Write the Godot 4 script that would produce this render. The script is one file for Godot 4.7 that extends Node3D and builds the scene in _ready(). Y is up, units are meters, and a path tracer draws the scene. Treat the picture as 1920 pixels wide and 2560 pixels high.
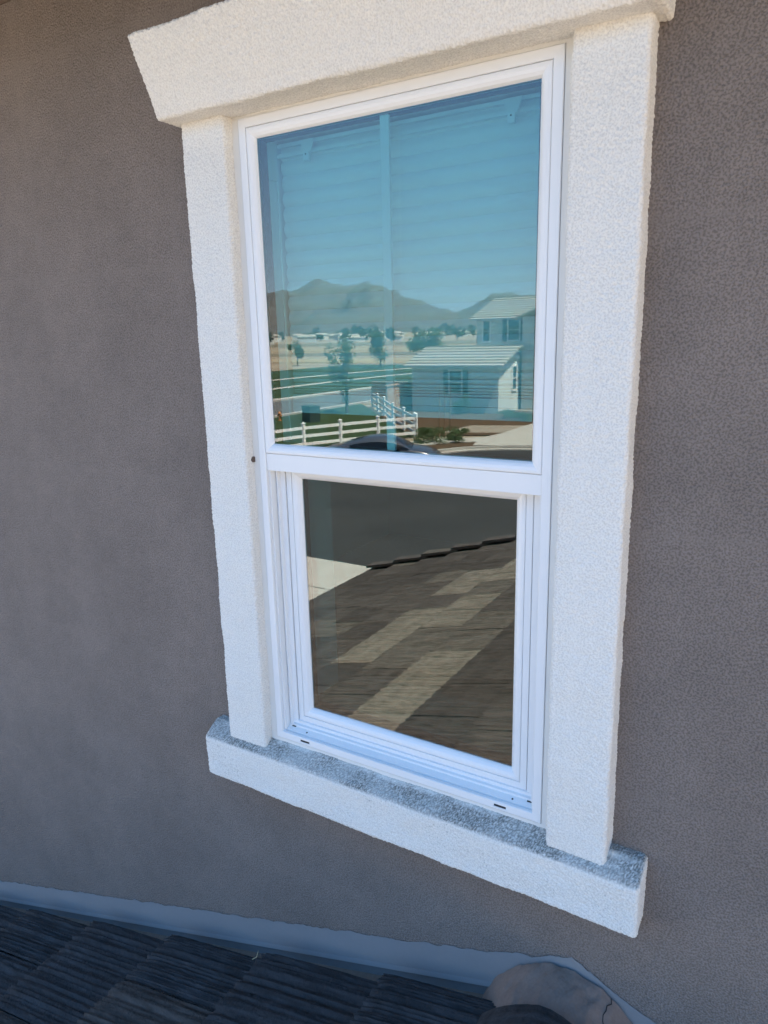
extends Node3D
# A vinyl single-hung window in a stucco wall, seen from a tiled roof; the street it mirrors stands in front of it.

const Y0 := 5.38968          # height of the top of the window frame
const WALL := -0.021         # front of the stucco; z = 0 is the front of the vinyl frame
const PITCH := 0.3333
const RIDGE := 0.66
var M := {}
var taken := {}
var rng := RandomNumberGenerator.new()

# ------------------------------------------------------------------ mesh builder
class MB:
	var v := PackedVector3Array()
	var n := PackedVector3Array()
	var c := PackedColorArray()
	var ix := PackedInt32Array()
	var col := Color(1, 1, 1)
	var tint := false
	func quad(a: Vector3, b: Vector3, d: Vector3, e: Vector3) -> void:   # counter-clockwise seen from outside
		var nn := (d - a).cross(e - b).normalized()
		var s := v.size()
		for p in [a, b, d, e]:
			v.append(p); n.append(nn); c.append(col)
		for k in [0, 2, 1, 0, 3, 2]: ix.append(s + k)
	func tri(a: Vector3, b: Vector3, d: Vector3) -> void:
		var nn := (b - a).cross(d - a).normalized()
		var s := v.size()
		for p in [a, b, d]:
			v.append(p); n.append(nn); c.append(col)
		for k in [0, 2, 1]: ix.append(s + k)
	func poly_up(p: PackedVector2Array, y: float) -> void:   # flat sheet, x and z
		var t := Geometry2D.triangulate_polygon(p)
		for k in range(0, t.size(), 3):
			var a := Vector3(p[t[k]].x, y, p[t[k]].y)
			var b := Vector3(p[t[k + 1]].x, y, p[t[k + 1]].y)
			var d := Vector3(p[t[k + 2]].x, y, p[t[k + 2]].y)
			if (b - a).cross(d - a).y > 0: tri(a, b, d)
			else: tri(a, d, b)
	func slab(p: PackedVector2Array, y0: float, y1: float) -> void:   # sheet with sides
		poly_up(p, y1)
		var cw := Geometry2D.is_polygon_clockwise(p)
		for i in p.size():
			var a := p[i]
			var b := p[(i + 1) % p.size()]
			if cw:
				var t := a; a = b; b = t
			quad(Vector3(b.x, y0, b.y), Vector3(a.x, y0, a.y), Vector3(a.x, y1, a.y), Vector3(b.x, y1, b.y))
	func hexa(p: Array) -> void:   # 0-3 bottom ccw from above, 4-7 top
		quad(p[4], p[5], p[6], p[7]); quad(p[3], p[2], p[1], p[0])
		for i in 4:
			var j := (i + 1) % 4
			quad(p[i], p[j], p[j + 4], p[i + 4])
	func box(lo: Vector3, hi: Vector3) -> void:
		hexa([Vector3(lo.x, lo.y, hi.z), Vector3(hi.x, lo.y, hi.z), Vector3(hi.x, lo.y, lo.z), Vector3(lo.x, lo.y, lo.z),
			Vector3(lo.x, hi.y, hi.z), Vector3(hi.x, hi.y, hi.z), Vector3(hi.x, hi.y, lo.z), Vector3(lo.x, hi.y, lo.z)])
	func xbox(t: Transform3D, lo: Vector3, hi: Vector3) -> void:
		var p := [Vector3(lo.x, lo.y, hi.z), Vector3(hi.x, lo.y, hi.z), Vector3(hi.x, lo.y, lo.z), Vector3(lo.x, lo.y, lo.z),
			Vector3(lo.x, hi.y, hi.z), Vector3(hi.x, hi.y, hi.z), Vector3(hi.x, hi.y, lo.z), Vector3(lo.x, hi.y, lo.z)]
		var q := []
		for k in p: q.append(t * k)
		hexa(q)
	func sweep(profile: Array, a: Transform3D, b: Transform3D, caps := true) -> void:   # closed profile (ccw looking along -z of a), from a to b
		var m := profile.size()
		for i in m:
			var p: Vector2 = profile[i]
			var q: Vector2 = profile[(i + 1) % m]
			quad(a * Vector3(p.x, p.y, 0), a * Vector3(q.x, q.y, 0), b * Vector3(q.x, q.y, 0), b * Vector3(p.x, p.y, 0))
		if caps:
			var pts := PackedVector2Array(profile)
			var t := Geometry2D.triangulate_polygon(pts)
			for k in range(0, t.size(), 3):
				var i0 := pts[t[k]]; var i1 := pts[t[k + 1]]; var i2 := pts[t[k + 2]]
				if (i1 - i0).cross(i2 - i0) < 0:
					var w := i1; i1 = i2; i2 = w
				tri(b * Vector3(i0.x, i0.y, 0), b * Vector3(i1.x, i1.y, 0), b * Vector3(i2.x, i2.y, 0))
				tri(a * Vector3(i0.x, i0.y, 0), a * Vector3(i2.x, i2.y, 0), a * Vector3(i1.x, i1.y, 0))
	func tube(pts: Array, radii: Array, sides := 8) -> void:
		var rings := []
		for i in pts.size():
			var d: Vector3 = (pts[min(i + 1, pts.size() - 1)] - pts[max(i - 1, 0)]).normalized()
			var up := Vector3.UP if absf(d.y) < 0.9 else Vector3.RIGHT
			var x := d.cross(up).normalized()
			var y := x.cross(d)
			var r := []
			for s in sides:
				var an := TAU * s / sides
				r.append(pts[i] + (x * cos(an) + y * sin(an)) * radii[i])
			rings.append(r)
		for i in pts.size() - 1:
			for s in sides:
				var t := (s + 1) % sides
				quad(rings[i][t], rings[i][s], rings[i + 1][s], rings[i + 1][t])
		var e := pts.size() - 1
		for s in range(1, sides - 1):
			tri(rings[0][0], rings[0][s], rings[0][s + 1])
			tri(rings[e][0], rings[e][s + 1], rings[e][s])
	func surf(rows: Array, flip := false) -> void:   # smooth grid of points, rows of equal length
		var s := v.size()
		var h := rows.size()
		var w: int = rows[0].size()
		for i in h:
			for j in w:
				var du: Vector3 = rows[i][mini(j + 1, w - 1)] - rows[i][maxi(j - 1, 0)]
				var dv: Vector3 = rows[mini(i + 1, h - 1)][j] - rows[maxi(i - 1, 0)][j]
				var nn := du.cross(dv).normalized()
				v.append(rows[i][j]); n.append(-nn if flip else nn); c.append(col)
		for i in h - 1:
			for j in w - 1:
				var a := s + i * w + j
				var q := [a, a + w, a + 1, a + 1, a + w, a + w + 1]
				if flip: q = [a, a + 1, a + w, a + 1, a + w + 1, a + w]
				for k in q: ix.append(k)
	func mesh() -> ArrayMesh:
		var arr := []
		arr.resize(Mesh.ARRAY_MAX)
		arr[Mesh.ARRAY_VERTEX] = v
		arr[Mesh.ARRAY_NORMAL] = n
		if tint: arr[Mesh.ARRAY_COLOR] = c
		arr[Mesh.ARRAY_INDEX] = ix
		var m := ArrayMesh.new()
		m.add_surface_from_arrays(Mesh.PRIMITIVE_TRIANGLES, arr)
		return m

func numbered(called: String) -> String:
	taken[called] = taken.get(called, -1) + 1
	return called if taken[called] == 0 else "%s_%03d" % [called, taken[called]]

func part(called: String, mesh: Mesh, mat: Material, parent: Node) -> MeshInstance3D:
	var o := MeshInstance3D.new()
	o.mesh = mesh
	o.material_override = mat
	o.cast_shadow = GeometryInstance3D.SHADOW_CASTING_SETTING_ON
	if parent == self:
		o.name = numbered(called)
		add_child(o)
	else:
		var at := 0
		var nm := called
		while parent.has_node(nm):
			at += 1
			nm = "%s_%03d" % [called, at]
		o.name = nm
		parent.add_child(o)
	return o

func pm(called: String, b: MB, mat: Material, parent: Node) -> MeshInstance3D:
	return part(called, b.mesh(), mat, parent)

func thing(called: String, label: String, category: String, at := Vector3.ZERO, turn := 0.0, group := "") -> Node3D:
	var o := Node3D.new()
	o.name = numbered(called)
	add_child(o)
	o.position = at
	o.rotation.y = turn
	tag(o, label, category, group)
	return o

func tag(o: Node, label: String, category: String, group := "") -> void:
	o.set_meta("label", label)
	o.set_meta("category", category)
	if group != "": o.set_meta("group", group)

func structure(called: String, b: MB, mat: Material) -> MeshInstance3D:
	var o := pm(called, b, mat, self)
	o.set_meta("kind", "structure")
	return o

# ------------------------------------------------------------------ materials
func noise(kind: int, freq: float, seed_: int, oct := 3) -> FastNoiseLite:
	var f := FastNoiseLite.new()
	f.noise_type = kind
	f.frequency = freq
	f.seed = seed_
	f.fractal_octaves = oct
	if oct <= 1: f.fractal_type = FastNoiseLite.FRACTAL_NONE
	return f

func gray(f: FastNoiseLite, size: int) -> PackedByteArray:
	var im := f.get_seamless_image(size, size)
	im.convert(Image.FORMAT_L8)
	return im.get_data()

func lin(r: float, g: float, b: float) -> Color:
	return Color(r, g, b).linear_to_srgb()

func plain(r: float, g: float, b: float, rough := 0.8, spec := 0.5) -> StandardMaterial3D:
	var m := StandardMaterial3D.new()
	m.albedo_color = lin(r, g, b)
	m.roughness = rough
	m.metallic_specular = spec
	return m

func tex_from(bytes: PackedByteArray, size: int, fmt := Image.FORMAT_L8) -> ImageTexture:
	return ImageTexture.create_from_image(Image.create_from_data(size, size, false, fmt, bytes))

# mottled colour picture between two linear colours, with fine grain
func mottle(a: Color, b: Color, size: int, coarse: float, fine: float, seed_: int, fine_share := 0.5) -> ImageTexture:
	var p := gray(noise(FastNoiseLite.TYPE_SIMPLEX_SMOOTH, coarse, seed_, 4), size)
	var q := gray(noise(FastNoiseLite.TYPE_SIMPLEX, fine, seed_ + 7, 2), size)
	var lut := []
	for i in 256:
		lut.append(lin(lerpf(a.r, b.r, i / 255.0), lerpf(a.g, b.g, i / 255.0), lerpf(a.b, b.b, i / 255.0)))
	var out := PackedByteArray()
	out.resize(size * size * 3)
	for i in size * size:
		var t := clampi(int(p[i] * (1.0 - fine_share) + q[i] * fine_share), 0, 255)
		var k: Color = lut[t]
		out[i * 3] = k.r8; out[i * 3 + 1] = k.g8; out[i * 3 + 2] = k.b8
	return tex_from(out, size, Image.FORMAT_RGB8)

# like mottle, with streaks that run along the picture's width
func streaks(a: Color, b: Color, size: int, seed_: int) -> ImageTexture:
	var f := noise(FastNoiseLite.TYPE_SIMPLEX, 0.055, seed_, 3)
	var im := f.get_seamless_image(size / 16, size)
	im.convert(Image.FORMAT_L8)
	im.resize(size, size, Image.INTERPOLATE_CUBIC)
	var p := im.get_data()
	var q := gray(noise(FastNoiseLite.TYPE_SIMPLEX, 0.22, seed_ + 7, 2), size)
	var out := PackedByteArray()
	out.resize(size * size * 3)
	for i in size * size:
		var t := clampf((p[i] / 255.0 - 0.25) * 1.5 * 0.7 + q[i] / 255.0 * 0.35, 0.0, 1.0)
		var k := lin(lerpf(a.r, b.r, t), lerpf(a.g, b.g, t), lerpf(a.b, b.b, t))
		out[i * 3] = k.r8; out[i * 3 + 1] = k.g8; out[i * 3 + 2] = k.b8
	return tex_from(out, size, Image.FORMAT_RGB8)

func tri_mat(t: Texture2D, metres: float, rough := 0.9, bump: Texture2D = null, depth_cm := 0.1) -> StandardMaterial3D:
	var m := StandardMaterial3D.new()
	m.albedo_texture = t
	m.uv1_triplanar = true
	m.uv1_world_triplanar = true
	m.uv1_scale = Vector3.ONE / metres
	m.roughness = rough
	m.metallic_specular = 0.35
	if bump:
		m.heightmap_enabled = true
		m.heightmap_texture = bump
		m.heightmap_scale = depth_cm
	return m

func make_materials() -> void:
	# sand-float stucco: round grains of about 4 mm over a gently uneven bed
	var size := 1024
	var cell := noise(FastNoiseLite.TYPE_CELLULAR, 0.10, 11, 1)
	cell.cellular_return_type = FastNoiseLite.RETURN_DISTANCE
	var g1 := gray(cell, size)
	var g2 := gray(noise(FastNoiseLite.TYPE_SIMPLEX, 0.075, 5, 3), size)
	var g3 := gray(noise(FastNoiseLite.TYPE_SIMPLEX_SMOOTH, 0.008, 9, 3), size)
	var g4 := gray(noise(FastNoiseLite.TYPE_SIMPLEX, 0.085, 15, 3), size)
	var hb := PackedByteArray(); hb.resize(size * size)
	var cb := PackedByteArray(); cb.resize(size * size * 3)
	var cc := PackedByteArray(); cc.resize(size * size * 3)
	for i in size * size:
		var grain := (255 - g1[i]) * 0.45 + g2[i] * 0.55
		hb[i] = clampi(int(grain), 0, 255)
		# dark and light sand grains in the coat, independent of the relief
		var t := clampf((g4[i] - 70.0) / 110.0, 0.0, 1.0)
		var blot := (g3[i] - 128.0) / 255.0 * 0.10
		var speck := clampf((94.0 - g4[i]) / 26.0, 0.0, 1.0)
		var a := clampf(0.74 + 0.28 * t + blot, 0.0, 1.3) * (1.0 - 0.14 * speck)
		var k := lin(0.265 * a, 0.226 * a, 0.204 * a)
		cb[i * 3] = k.r8; cb[i * 3 + 1] = k.g8; cb[i * 3 + 2] = k.b8
		var w := clampf(0.86 + 0.2 * t + blot * 0.25, 0.0, 1.0) * (1.0 - 0.06 * speck)
		var kw := lin(0.80 * w, 0.78 * w, 0.74 * w)
		cc[i * 3] = kw.r8; cc[i * 3 + 1] = kw.g8; cc[i * 3 + 2] = kw.b8
	var grain_t := tex_from(hb, size)
	M.stucco = tri_mat(tex_from(cb, size, Image.FORMAT_RGB8), 0.45, 0.95, grain_t, 0.26)
	# float marks and patched areas, larger than the grain
	M.stucco.detail_enabled = true
	M.stucco.detail_blend_mode = BaseMaterial3D.BLEND_MODE_MUL
	M.stucco.detail_albedo = mottle(Color(0.76, 0.76, 0.76), Color(1.0, 0.99, 0.98), 512, 0.012, 0.16, 141, 0.3)
	M.stucco.detail_uv_layer = BaseMaterial3D.DETAIL_UV_2
	M.stucco.uv2_triplanar = true
	M.stucco.uv2_world_triplanar = true
	M.stucco.uv2_scale = Vector3.ONE / 1.9
	M.trim = tri_mat(tex_from(cc, size, Image.FORMAT_RGB8), 0.42, 0.9, grain_t, 0.06)
	M.trim.vertex_color_use_as_albedo = true
	M.vinyl = plain(0.80, 0.81, 0.82, 0.32, 0.5)
	M.vinyl_in = plain(0.78, 0.79, 0.80, 0.45, 0.5)
	M.caulk = plain(0.74, 0.73, 0.70, 0.7)
	M.seal = plain(0.012, 0.012, 0.013, 0.6)
	M.grime = plain(0.05, 0.045, 0.035, 0.95)
	M.screw = plain(0.11, 0.075, 0.055, 0.7)
	M.blind = plain(0.80, 0.80, 0.78, 0.55, 0.4)
	M.muntin = plain(0.80, 0.81, 0.81, 0.4, 0.4)
	# coated outer pane: tinted solid glass
	var g := StandardMaterial3D.new()
	g.albedo_color = Color(lin(0.41, 0.79, 0.81), 0.0)
	g.roughness = 0.0
	g.metallic_specular = 0.35
	g.transparency = BaseMaterial3D.TRANSPARENCY_ALPHA
	g.refraction_enabled = true
	g.refraction_scale = 0.05
	M.glass = g
	var gi := StandardMaterial3D.new()
	gi.albedo_color = Color(1, 1, 1, 0.0)
	gi.roughness = 0.0
	gi.transparency = BaseMaterial3D.TRANSPARENCY_ALPHA
	M.glass_in = gi
	# the panes' metallic sun-control coating: a faint warm mirror
	var black := Image.create(4, 4, false, Image.FORMAT_L8)
	var co := StandardMaterial3D.new()
	co.albedo_color = Color(lin(1.0, 0.91, 0.86), 0.088)
	co.metallic = 1.0
	co.roughness = 1.0
	co.roughness_texture = ImageTexture.create_from_image(black)
	co.transparency = BaseMaterial3D.TRANSPARENCY_ALPHA
	M.coating = co
	# painted metal flashing
	M.flashing = tri_mat(mottle(Color(0.215, 0.22, 0.23), Color(0.245, 0.25, 0.26), 256, 0.01, 0.2, 31, 0.3), 0.8, 0.5)
	# mortar
	var mort_b := gray(noise(FastNoiseLite.TYPE_SIMPLEX, 0.03, 61, 5), 512)
	M.mortar = tri_mat(mottle(Color(0.17, 0.125, 0.105), Color(0.26, 0.195, 0.165), 512, 0.01, 0.12, 41, 0.45), 0.5, 0.95, tex_from(mort_b, 512), 0.25)
	# concrete tiles: fine pitted grain, several batches of colour
	var tile_b := tex_from(gray(noise(FastNoiseLite.TYPE_SIMPLEX, 0.06, 71, 4), 512), 512)
	M.tile = []
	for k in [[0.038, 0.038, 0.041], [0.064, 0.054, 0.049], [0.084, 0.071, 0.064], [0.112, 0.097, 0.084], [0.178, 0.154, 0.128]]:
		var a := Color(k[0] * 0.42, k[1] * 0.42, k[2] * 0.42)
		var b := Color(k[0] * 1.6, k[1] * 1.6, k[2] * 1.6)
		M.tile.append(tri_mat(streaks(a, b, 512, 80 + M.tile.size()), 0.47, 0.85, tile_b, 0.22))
	M.wood_trim = plain(0.30, 0.26, 0.21, 0.7)
	M.soffit = tri_mat(mottle(Color(0.16, 0.12, 0.095), Color(0.24, 0.185, 0.15), 256, 0.02, 0.15, 91, 0.5), 0.7, 0.9)
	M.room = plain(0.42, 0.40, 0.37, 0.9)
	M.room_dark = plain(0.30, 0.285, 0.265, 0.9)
	M.carpet = tri_mat(mottle(Color(0.10, 0.075, 0.06), Color(0.17, 0.13, 0.10), 256, 0.05, 0.3, 95), 0.5, 0.95)
	# the street
	M.ground = tri_mat(mottle(Color(0.19, 0.15, 0.105), Color(0.34, 0.28, 0.20), 512, 0.012, 0.12, 101, 0.35), 90.0, 0.95)
	M.dry_grass = tri_mat(mottle(Color(0.24, 0.195, 0.13), Color(0.38, 0.32, 0.215), 512, 0.015, 0.12, 131, 0.4), 40.0, 0.95)
	M.scrub = tri_mat(mottle(Color(0.11, 0.10, 0.065), Color(0.22, 0.185, 0.125), 512, 0.02, 0.12, 133, 0.4), 50.0, 0.95)
	M.dirt = tri_mat(mottle(Color(0.055, 0.033, 0.018), Color(0.11, 0.068, 0.037), 512, 0.02, 0.2, 103, 0.5), 7.0, 0.95)
	M.granite = tri_mat(mottle(Color(0.32, 0.255, 0.175), Color(0.48, 0.39, 0.28), 512, 0.06, 0.3, 143, 0.6), 3.0, 0.95)
	M.gravel = tri_mat(mottle(Color(0.14, 0.11, 0.085), Color(0.40, 0.34, 0.27), 512, 0.10, 0.3, 105, 0.6), 5.0, 0.95)
	M.asphalt = tri_mat(mottle(Color(0.026, 0.027, 0.028), Color(0.046, 0.045, 0.043), 512, 0.006, 0.3, 107, 0.45), 9.0, 0.9)
	M.asphalt_old = tri_mat(mottle(Color(0.09, 0.09, 0.09), Color(0.13, 0.128, 0.122), 512, 0.006, 0.3, 109, 0.4), 9.0, 0.9)
	M.concrete = tri_mat(mottle(Color(0.34, 0.315, 0.28), Color(0.46, 0.43, 0.385), 512, 0.008, 0.25, 111, 0.4), 4.0, 0.9)
	M.lawn = tri_mat(mottle(Color(0.018, 0.034, 0.010), Color(0.042, 0.066, 0.022), 512, 0.02, 0.3, 113, 0.5), 6.0, 0.95)
	M.hill = tri_mat(mottle(Color(0.036, 0.034, 0.030), Color(0.155, 0.140, 0.118), 512, 0.03, 0.15, 115, 0.55), 420.0, 1.0)
	M.house = tri_mat(mottle(Color(0.53, 0.54, 0.51), Color(0.60, 0.61, 0.575), 256, 0.02, 0.2, 117, 0.4), 3.0, 0.9)
	M.house_roof = tri_mat(mottle(Color(0.27, 0.26, 0.235), Color(0.44, 0.42, 0.38), 256, 0.03, 0.2, 119, 0.5), 2.0, 0.9)
	M.shutter = plain(0.05, 0.06, 0.062, 0.6)
	M.house_glass = plain(0.02, 0.03, 0.035, 0.06, 0.6)
	M.white = plain(0.78, 0.77, 0.75, 0.5)
	M.block = tri_mat(mottle(Color(0.36, 0.26, 0.185), Color(0.50, 0.38, 0.28), 256, 0.02, 0.2, 121, 0.5), 3.0, 0.95)
	M.bark = plain(0.09, 0.065, 0.045, 0.9)
	M.leaf = plain(0.05, 0.085, 0.025, 0.7)
	M.leaf.backlight_enabled = true
	M.leaf.backlight = lin(0.06, 0.10, 0.02)
	M.leaf_far = plain(0.045, 0.065, 0.03, 0.9)
	M.car = plain(0.055, 0.06, 0.075, 0.28, 0.6)
	M.car.clearcoat_enabled = true
	M.car.clearcoat = 0.8
	M.car.clearcoat_roughness = 0.05
	M.car_glass = plain(0.008, 0.009, 0.01, 0.05, 0.6)
	M.rubber = plain(0.02, 0.02, 0.02, 0.8)
	M.metal = plain(0.5, 0.5, 0.5, 0.3)
	M.metal.metallic = 1.0
	M.orange = plain(0.50, 0.21, 0.07, 0.6)
	M.green_box = plain(0.03, 0.05, 0.04, 0.6)
	M.stake = plain(0.20, 0.12, 0.07, 0.9)
	M.straw = plain(0.42, 0.33, 0.20, 0.9)

# ------------------------------------------------------------------ stucco foam trim: a rounded bar whose faces carry real sand grain
func stucco_bar(lo: Vector3, hi: Vector3, r: float, cell: float, amp: float, shape: Callable, dirt: Callable) -> ArrayMesh:
	var mid := (lo + hi) * 0.5
	var h := (hi - lo) * 0.5
	var nz := noise(FastNoiseLite.TYPE_SIMPLEX, 190.0, 21, 2)
	var nb := noise(FastNoiseLite.TYPE_SIMPLEX_SMOOTH, 9.0, 22, 2)
	var v := PackedVector3Array()
	var n := PackedVector3Array()
	var c := PackedColorArray()
	var ix := PackedInt32Array()
	var inner := h - Vector3.ONE * r
	# front, right, left, top, bottom (the back is against the wall)
	var faces := [[0, 1, 2, 1.0], [2, 1, 0, 1.0], [2, 1, 0, -1.0], [0, 2, 1, 1.0], [0, 2, 1, -1.0]]
	for f in faces:
		var ua: int = f[0]; var va: int = f[1]; var wa: int = f[2]
		var nu := maxi(2, int(ceil(h[ua] * 2.0 / cell)))
		var nv := maxi(2, int(ceil(h[va] * 2.0 / cell)))
		var s := v.size()
		for j in nv + 1:
			for i in nu + 1:
				var q := Vector3.ZERO
				q[ua] = lerpf(-h[ua], h[ua], float(i) / nu)
				q[va] = lerpf(-h[va], h[va], float(j) / nv)
				q[wa] = h[wa] * f[3]
				var k := q.clamp(-inner, inner)
				k.z = maxf(q.z if q.z < inner.z else inner.z, -h.z)
				var d := (q - k).normalized()
				var p := k + d * r + mid
				p += d * (nz.get_noise_3dv(p) * amp + nb.get_noise_3dv(p) * amp * 1.4)
				v.append(shape.call(p))
				n.append(Vector3.ZERO)
				c.append(dirt.call(p, d))
		var outward := Vector3.ZERO
		outward[wa] = f[3]
		var du := Vector3.ZERO; du[ua] = 1
		var dv := Vector3.ZERO; dv[va] = 1
		var flip := du.cross(dv).dot(outward) < 0
		var w := nu + 1
		for j in nv:
			for i in nu:
				var a := s + j * w + i
				if flip: ix.append_array([a, a + 1, a + w, a + 1, a + w + 1, a + w])
				else: ix.append_array([a, a + w, a + 1, a + 1, a + w, a + w + 1])
	for t in range(0, ix.size(), 3):
		var a := ix[t]; var b := ix[t + 1]; var d := ix[t + 2]
		var nn := (v[d] - v[a]).cross(v[b] - v[a])
		n[a] += nn; n[b] += nn; n[d] += nn
	for i in n.size(): n[i] = n[i].normalized()
	var arr := []
	arr.resize(Mesh.ARRAY_MAX)
	arr[Mesh.ARRAY_VERTEX] = v
	arr[Mesh.ARRAY_NORMAL] = n
	arr[Mesh.ARRAY_COLOR] = c
	arr[Mesh.ARRAY_INDEX] = ix
	var m := ArrayMesh.new()
	m.add_surface_from_arrays(Mesh.PRIMITIVE_TRIANGLES, arr)
	return m

func clean(_p: Vector3, _d: Vector3) -> Color: return Color(1, 1, 1)
func same(p: Vector3) -> Vector3: return p

func build_surround() -> void:
	var t := thing("window_surround", "off-white sand-textured stucco trim around the window, with slanted head and dirty sill", "window trim", Vector3(0, Y0, 0))
	var cell := 0.0019
	var amp := 0.0017
	var side := func(x0: float, x1: float): return stucco_bar(Vector3(x0, -1.262, WALL - 0.01), Vector3(x1, 0.02, 0.0216), 0.007, cell, amp, same, clean)
	part("side_trim", side.call(-0.1225, -0.0155), M.trim, t)
	part("side_trim", side.call(0.6155, 0.7195), M.trim, t)
	# head: its front leans outward
	var lean := func(p: Vector3) -> Vector3:
		var k := clampf((p.y - 0.006) / 0.124, 0.0, 1.0)
		p.z += (p.z - WALL) / 0.085 * 0.052 * k
		return p
	var hd := part("head_trim", stucco_bar(Vector3(-0.137, 0.0045, WALL - 0.01), Vector3(0.737, 0.130, 0.064), 0.006, cell, amp, lean, clean), M.trim, t)
	hd.set_meta("label", "deep slanted stucco header above the window")
	# sill: top falls outward and carries dark grit
	var dn := noise(FastNoiseLite.TYPE_SIMPLEX, 310.0, 77, 2)
	var dc := noise(FastNoiseLite.TYPE_SIMPLEX_SMOOTH, 7.0, 78, 2)
	var fall := func(p: Vector3) -> Vector3:
		var k := clampf((p.y + 1.365) / 0.1, 0.0, 1.0)
		p.y -= maxf(0.0, p.z + 0.004) / 0.04 * 0.026 * k
		return p
	var grit := func(p: Vector3, d: Vector3) -> Color:
		var up := clampf((d.y - 0.35) * 2.2, 0.0, 1.0)
		var near := clampf(0.86 + dc.get_noise_3dv(p) * 0.5, 0.3, 1.0)
		# the patch washed clean below the frame's weep
		var washed := clampf(1.0 - (absf(p.z - 0.001) / 0.007), 0.0, 1.0) * clampf(0.5 + dc.get_noise_3d(p.x * 2.0, 3.0, 0.0) * 2.0, 0.0, 1.0)
		var s := clampf(0.70 + dn.get_noise_3dv(p) * 0.9, 0.0, 1.0)
		var k := up * near * s * (1.0 - 0.75 * washed)
		var spot := clampf((dn.get_noise_3dv(p * 0.7) - 0.48) * 5.0, 0.0, 1.0) * clampf((dc.get_noise_3dv(p * 0.8)) * 3.0, 0.0, 1.0) * 0.6
		k = maxf(k, spot)
		return Color(1, 1, 1).lerp(Color(0.20, 0.205, 0.20), k)
	var sl := part("sill_trim", stucco_bar(Vector3(-0.186, -1.365, WALL - 0.01), Vector3(0.779, -1.2415, 0.036), 0.007, cell, amp, fall, grit), M.trim, t)
	sl.set_meta("label", "projecting stucco sill with dark grit on top")
	# caulk beads round the frame
	var cb := MB.new()
	cb.box(Vector3(-0.0165, -1.245, -0.012), Vector3(-0.001, 0.01, -0.002))
	cb.box(Vector3(0.601, -1.245, -0.012), Vector3(0.6165, 0.01, -0.002))
	cb.box(Vector3(-0.001, 0.0005, -0.012), Vector3(0.601, 0.008, -0.002))
	cb.box(Vector3(-0.001, -1.25, -0.012), Vector3(0.601, -1.2355, -0.002))
	pm("sealant_bead", cb, M.caulk, t)
	var pl := MB.new()
	pl.tube([Vector3(-0.0152, -0.6195, 0.0), Vector3(-0.0128, -0.6195, 0.0005)], [0.0062, 0.0056], 16)
	var pn := pm("plug", pl, M.screw, t)
	pn.set_meta("label", "small round brown plug in the left trim")

# ------------------------------------------------------------------ the window
# a vinyl member along one side of a rectangle, mitred at both ends; profile points are (inset from the rectangle's edge, z)
func member(b: MB, lo: Vector2, hi: Vector2, side_: int, prof: Array) -> void:
	var pts := []
	for p in prof:
		var o: float = p.x
		match side_:
			0: pts.append([Vector3(lo.x + o, lo.y + o, p.y), Vector3(lo.x + o, hi.y - o, p.y)])       # left
			1: pts.append([Vector3(hi.x - o, hi.y - o, p.y), Vector3(hi.x - o, lo.y + o, p.y)])       # right
			2: pts.append([Vector3(lo.x + o, hi.y - o, p.y), Vector3(hi.x - o, hi.y - o, p.y)])       # top
			3: pts.append([Vector3(hi.x - o, lo.y + o, p.y), Vector3(lo.x + o, lo.y + o, p.y)])       # bottom
	for i in pts.size() - 1:
		b.quad(pts[i][0], pts[i + 1][0], pts[i + 1][1], pts[i][1])

func ring(called: String, t: Node, lo: Vector2, hi: Vector2, prof: Array, mat: Material, sides := [0, 1, 2, 3], gap := 0.0) -> void:
	for s in sides:
		var b := MB.new()
		# a hair of air at the mitre
		member(b, lo, hi, s, prof)
		if gap > 0.0:
			var d: Vector3 = [Vector3(-gap, 0, 0), Vector3(gap, 0, 0), Vector3(0, gap, 0), Vector3(0, -gap, 0)][s]
			for i in b.v.size(): b.v[i] -= d * 0.0
		pm(called, b, mat, t)

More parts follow.
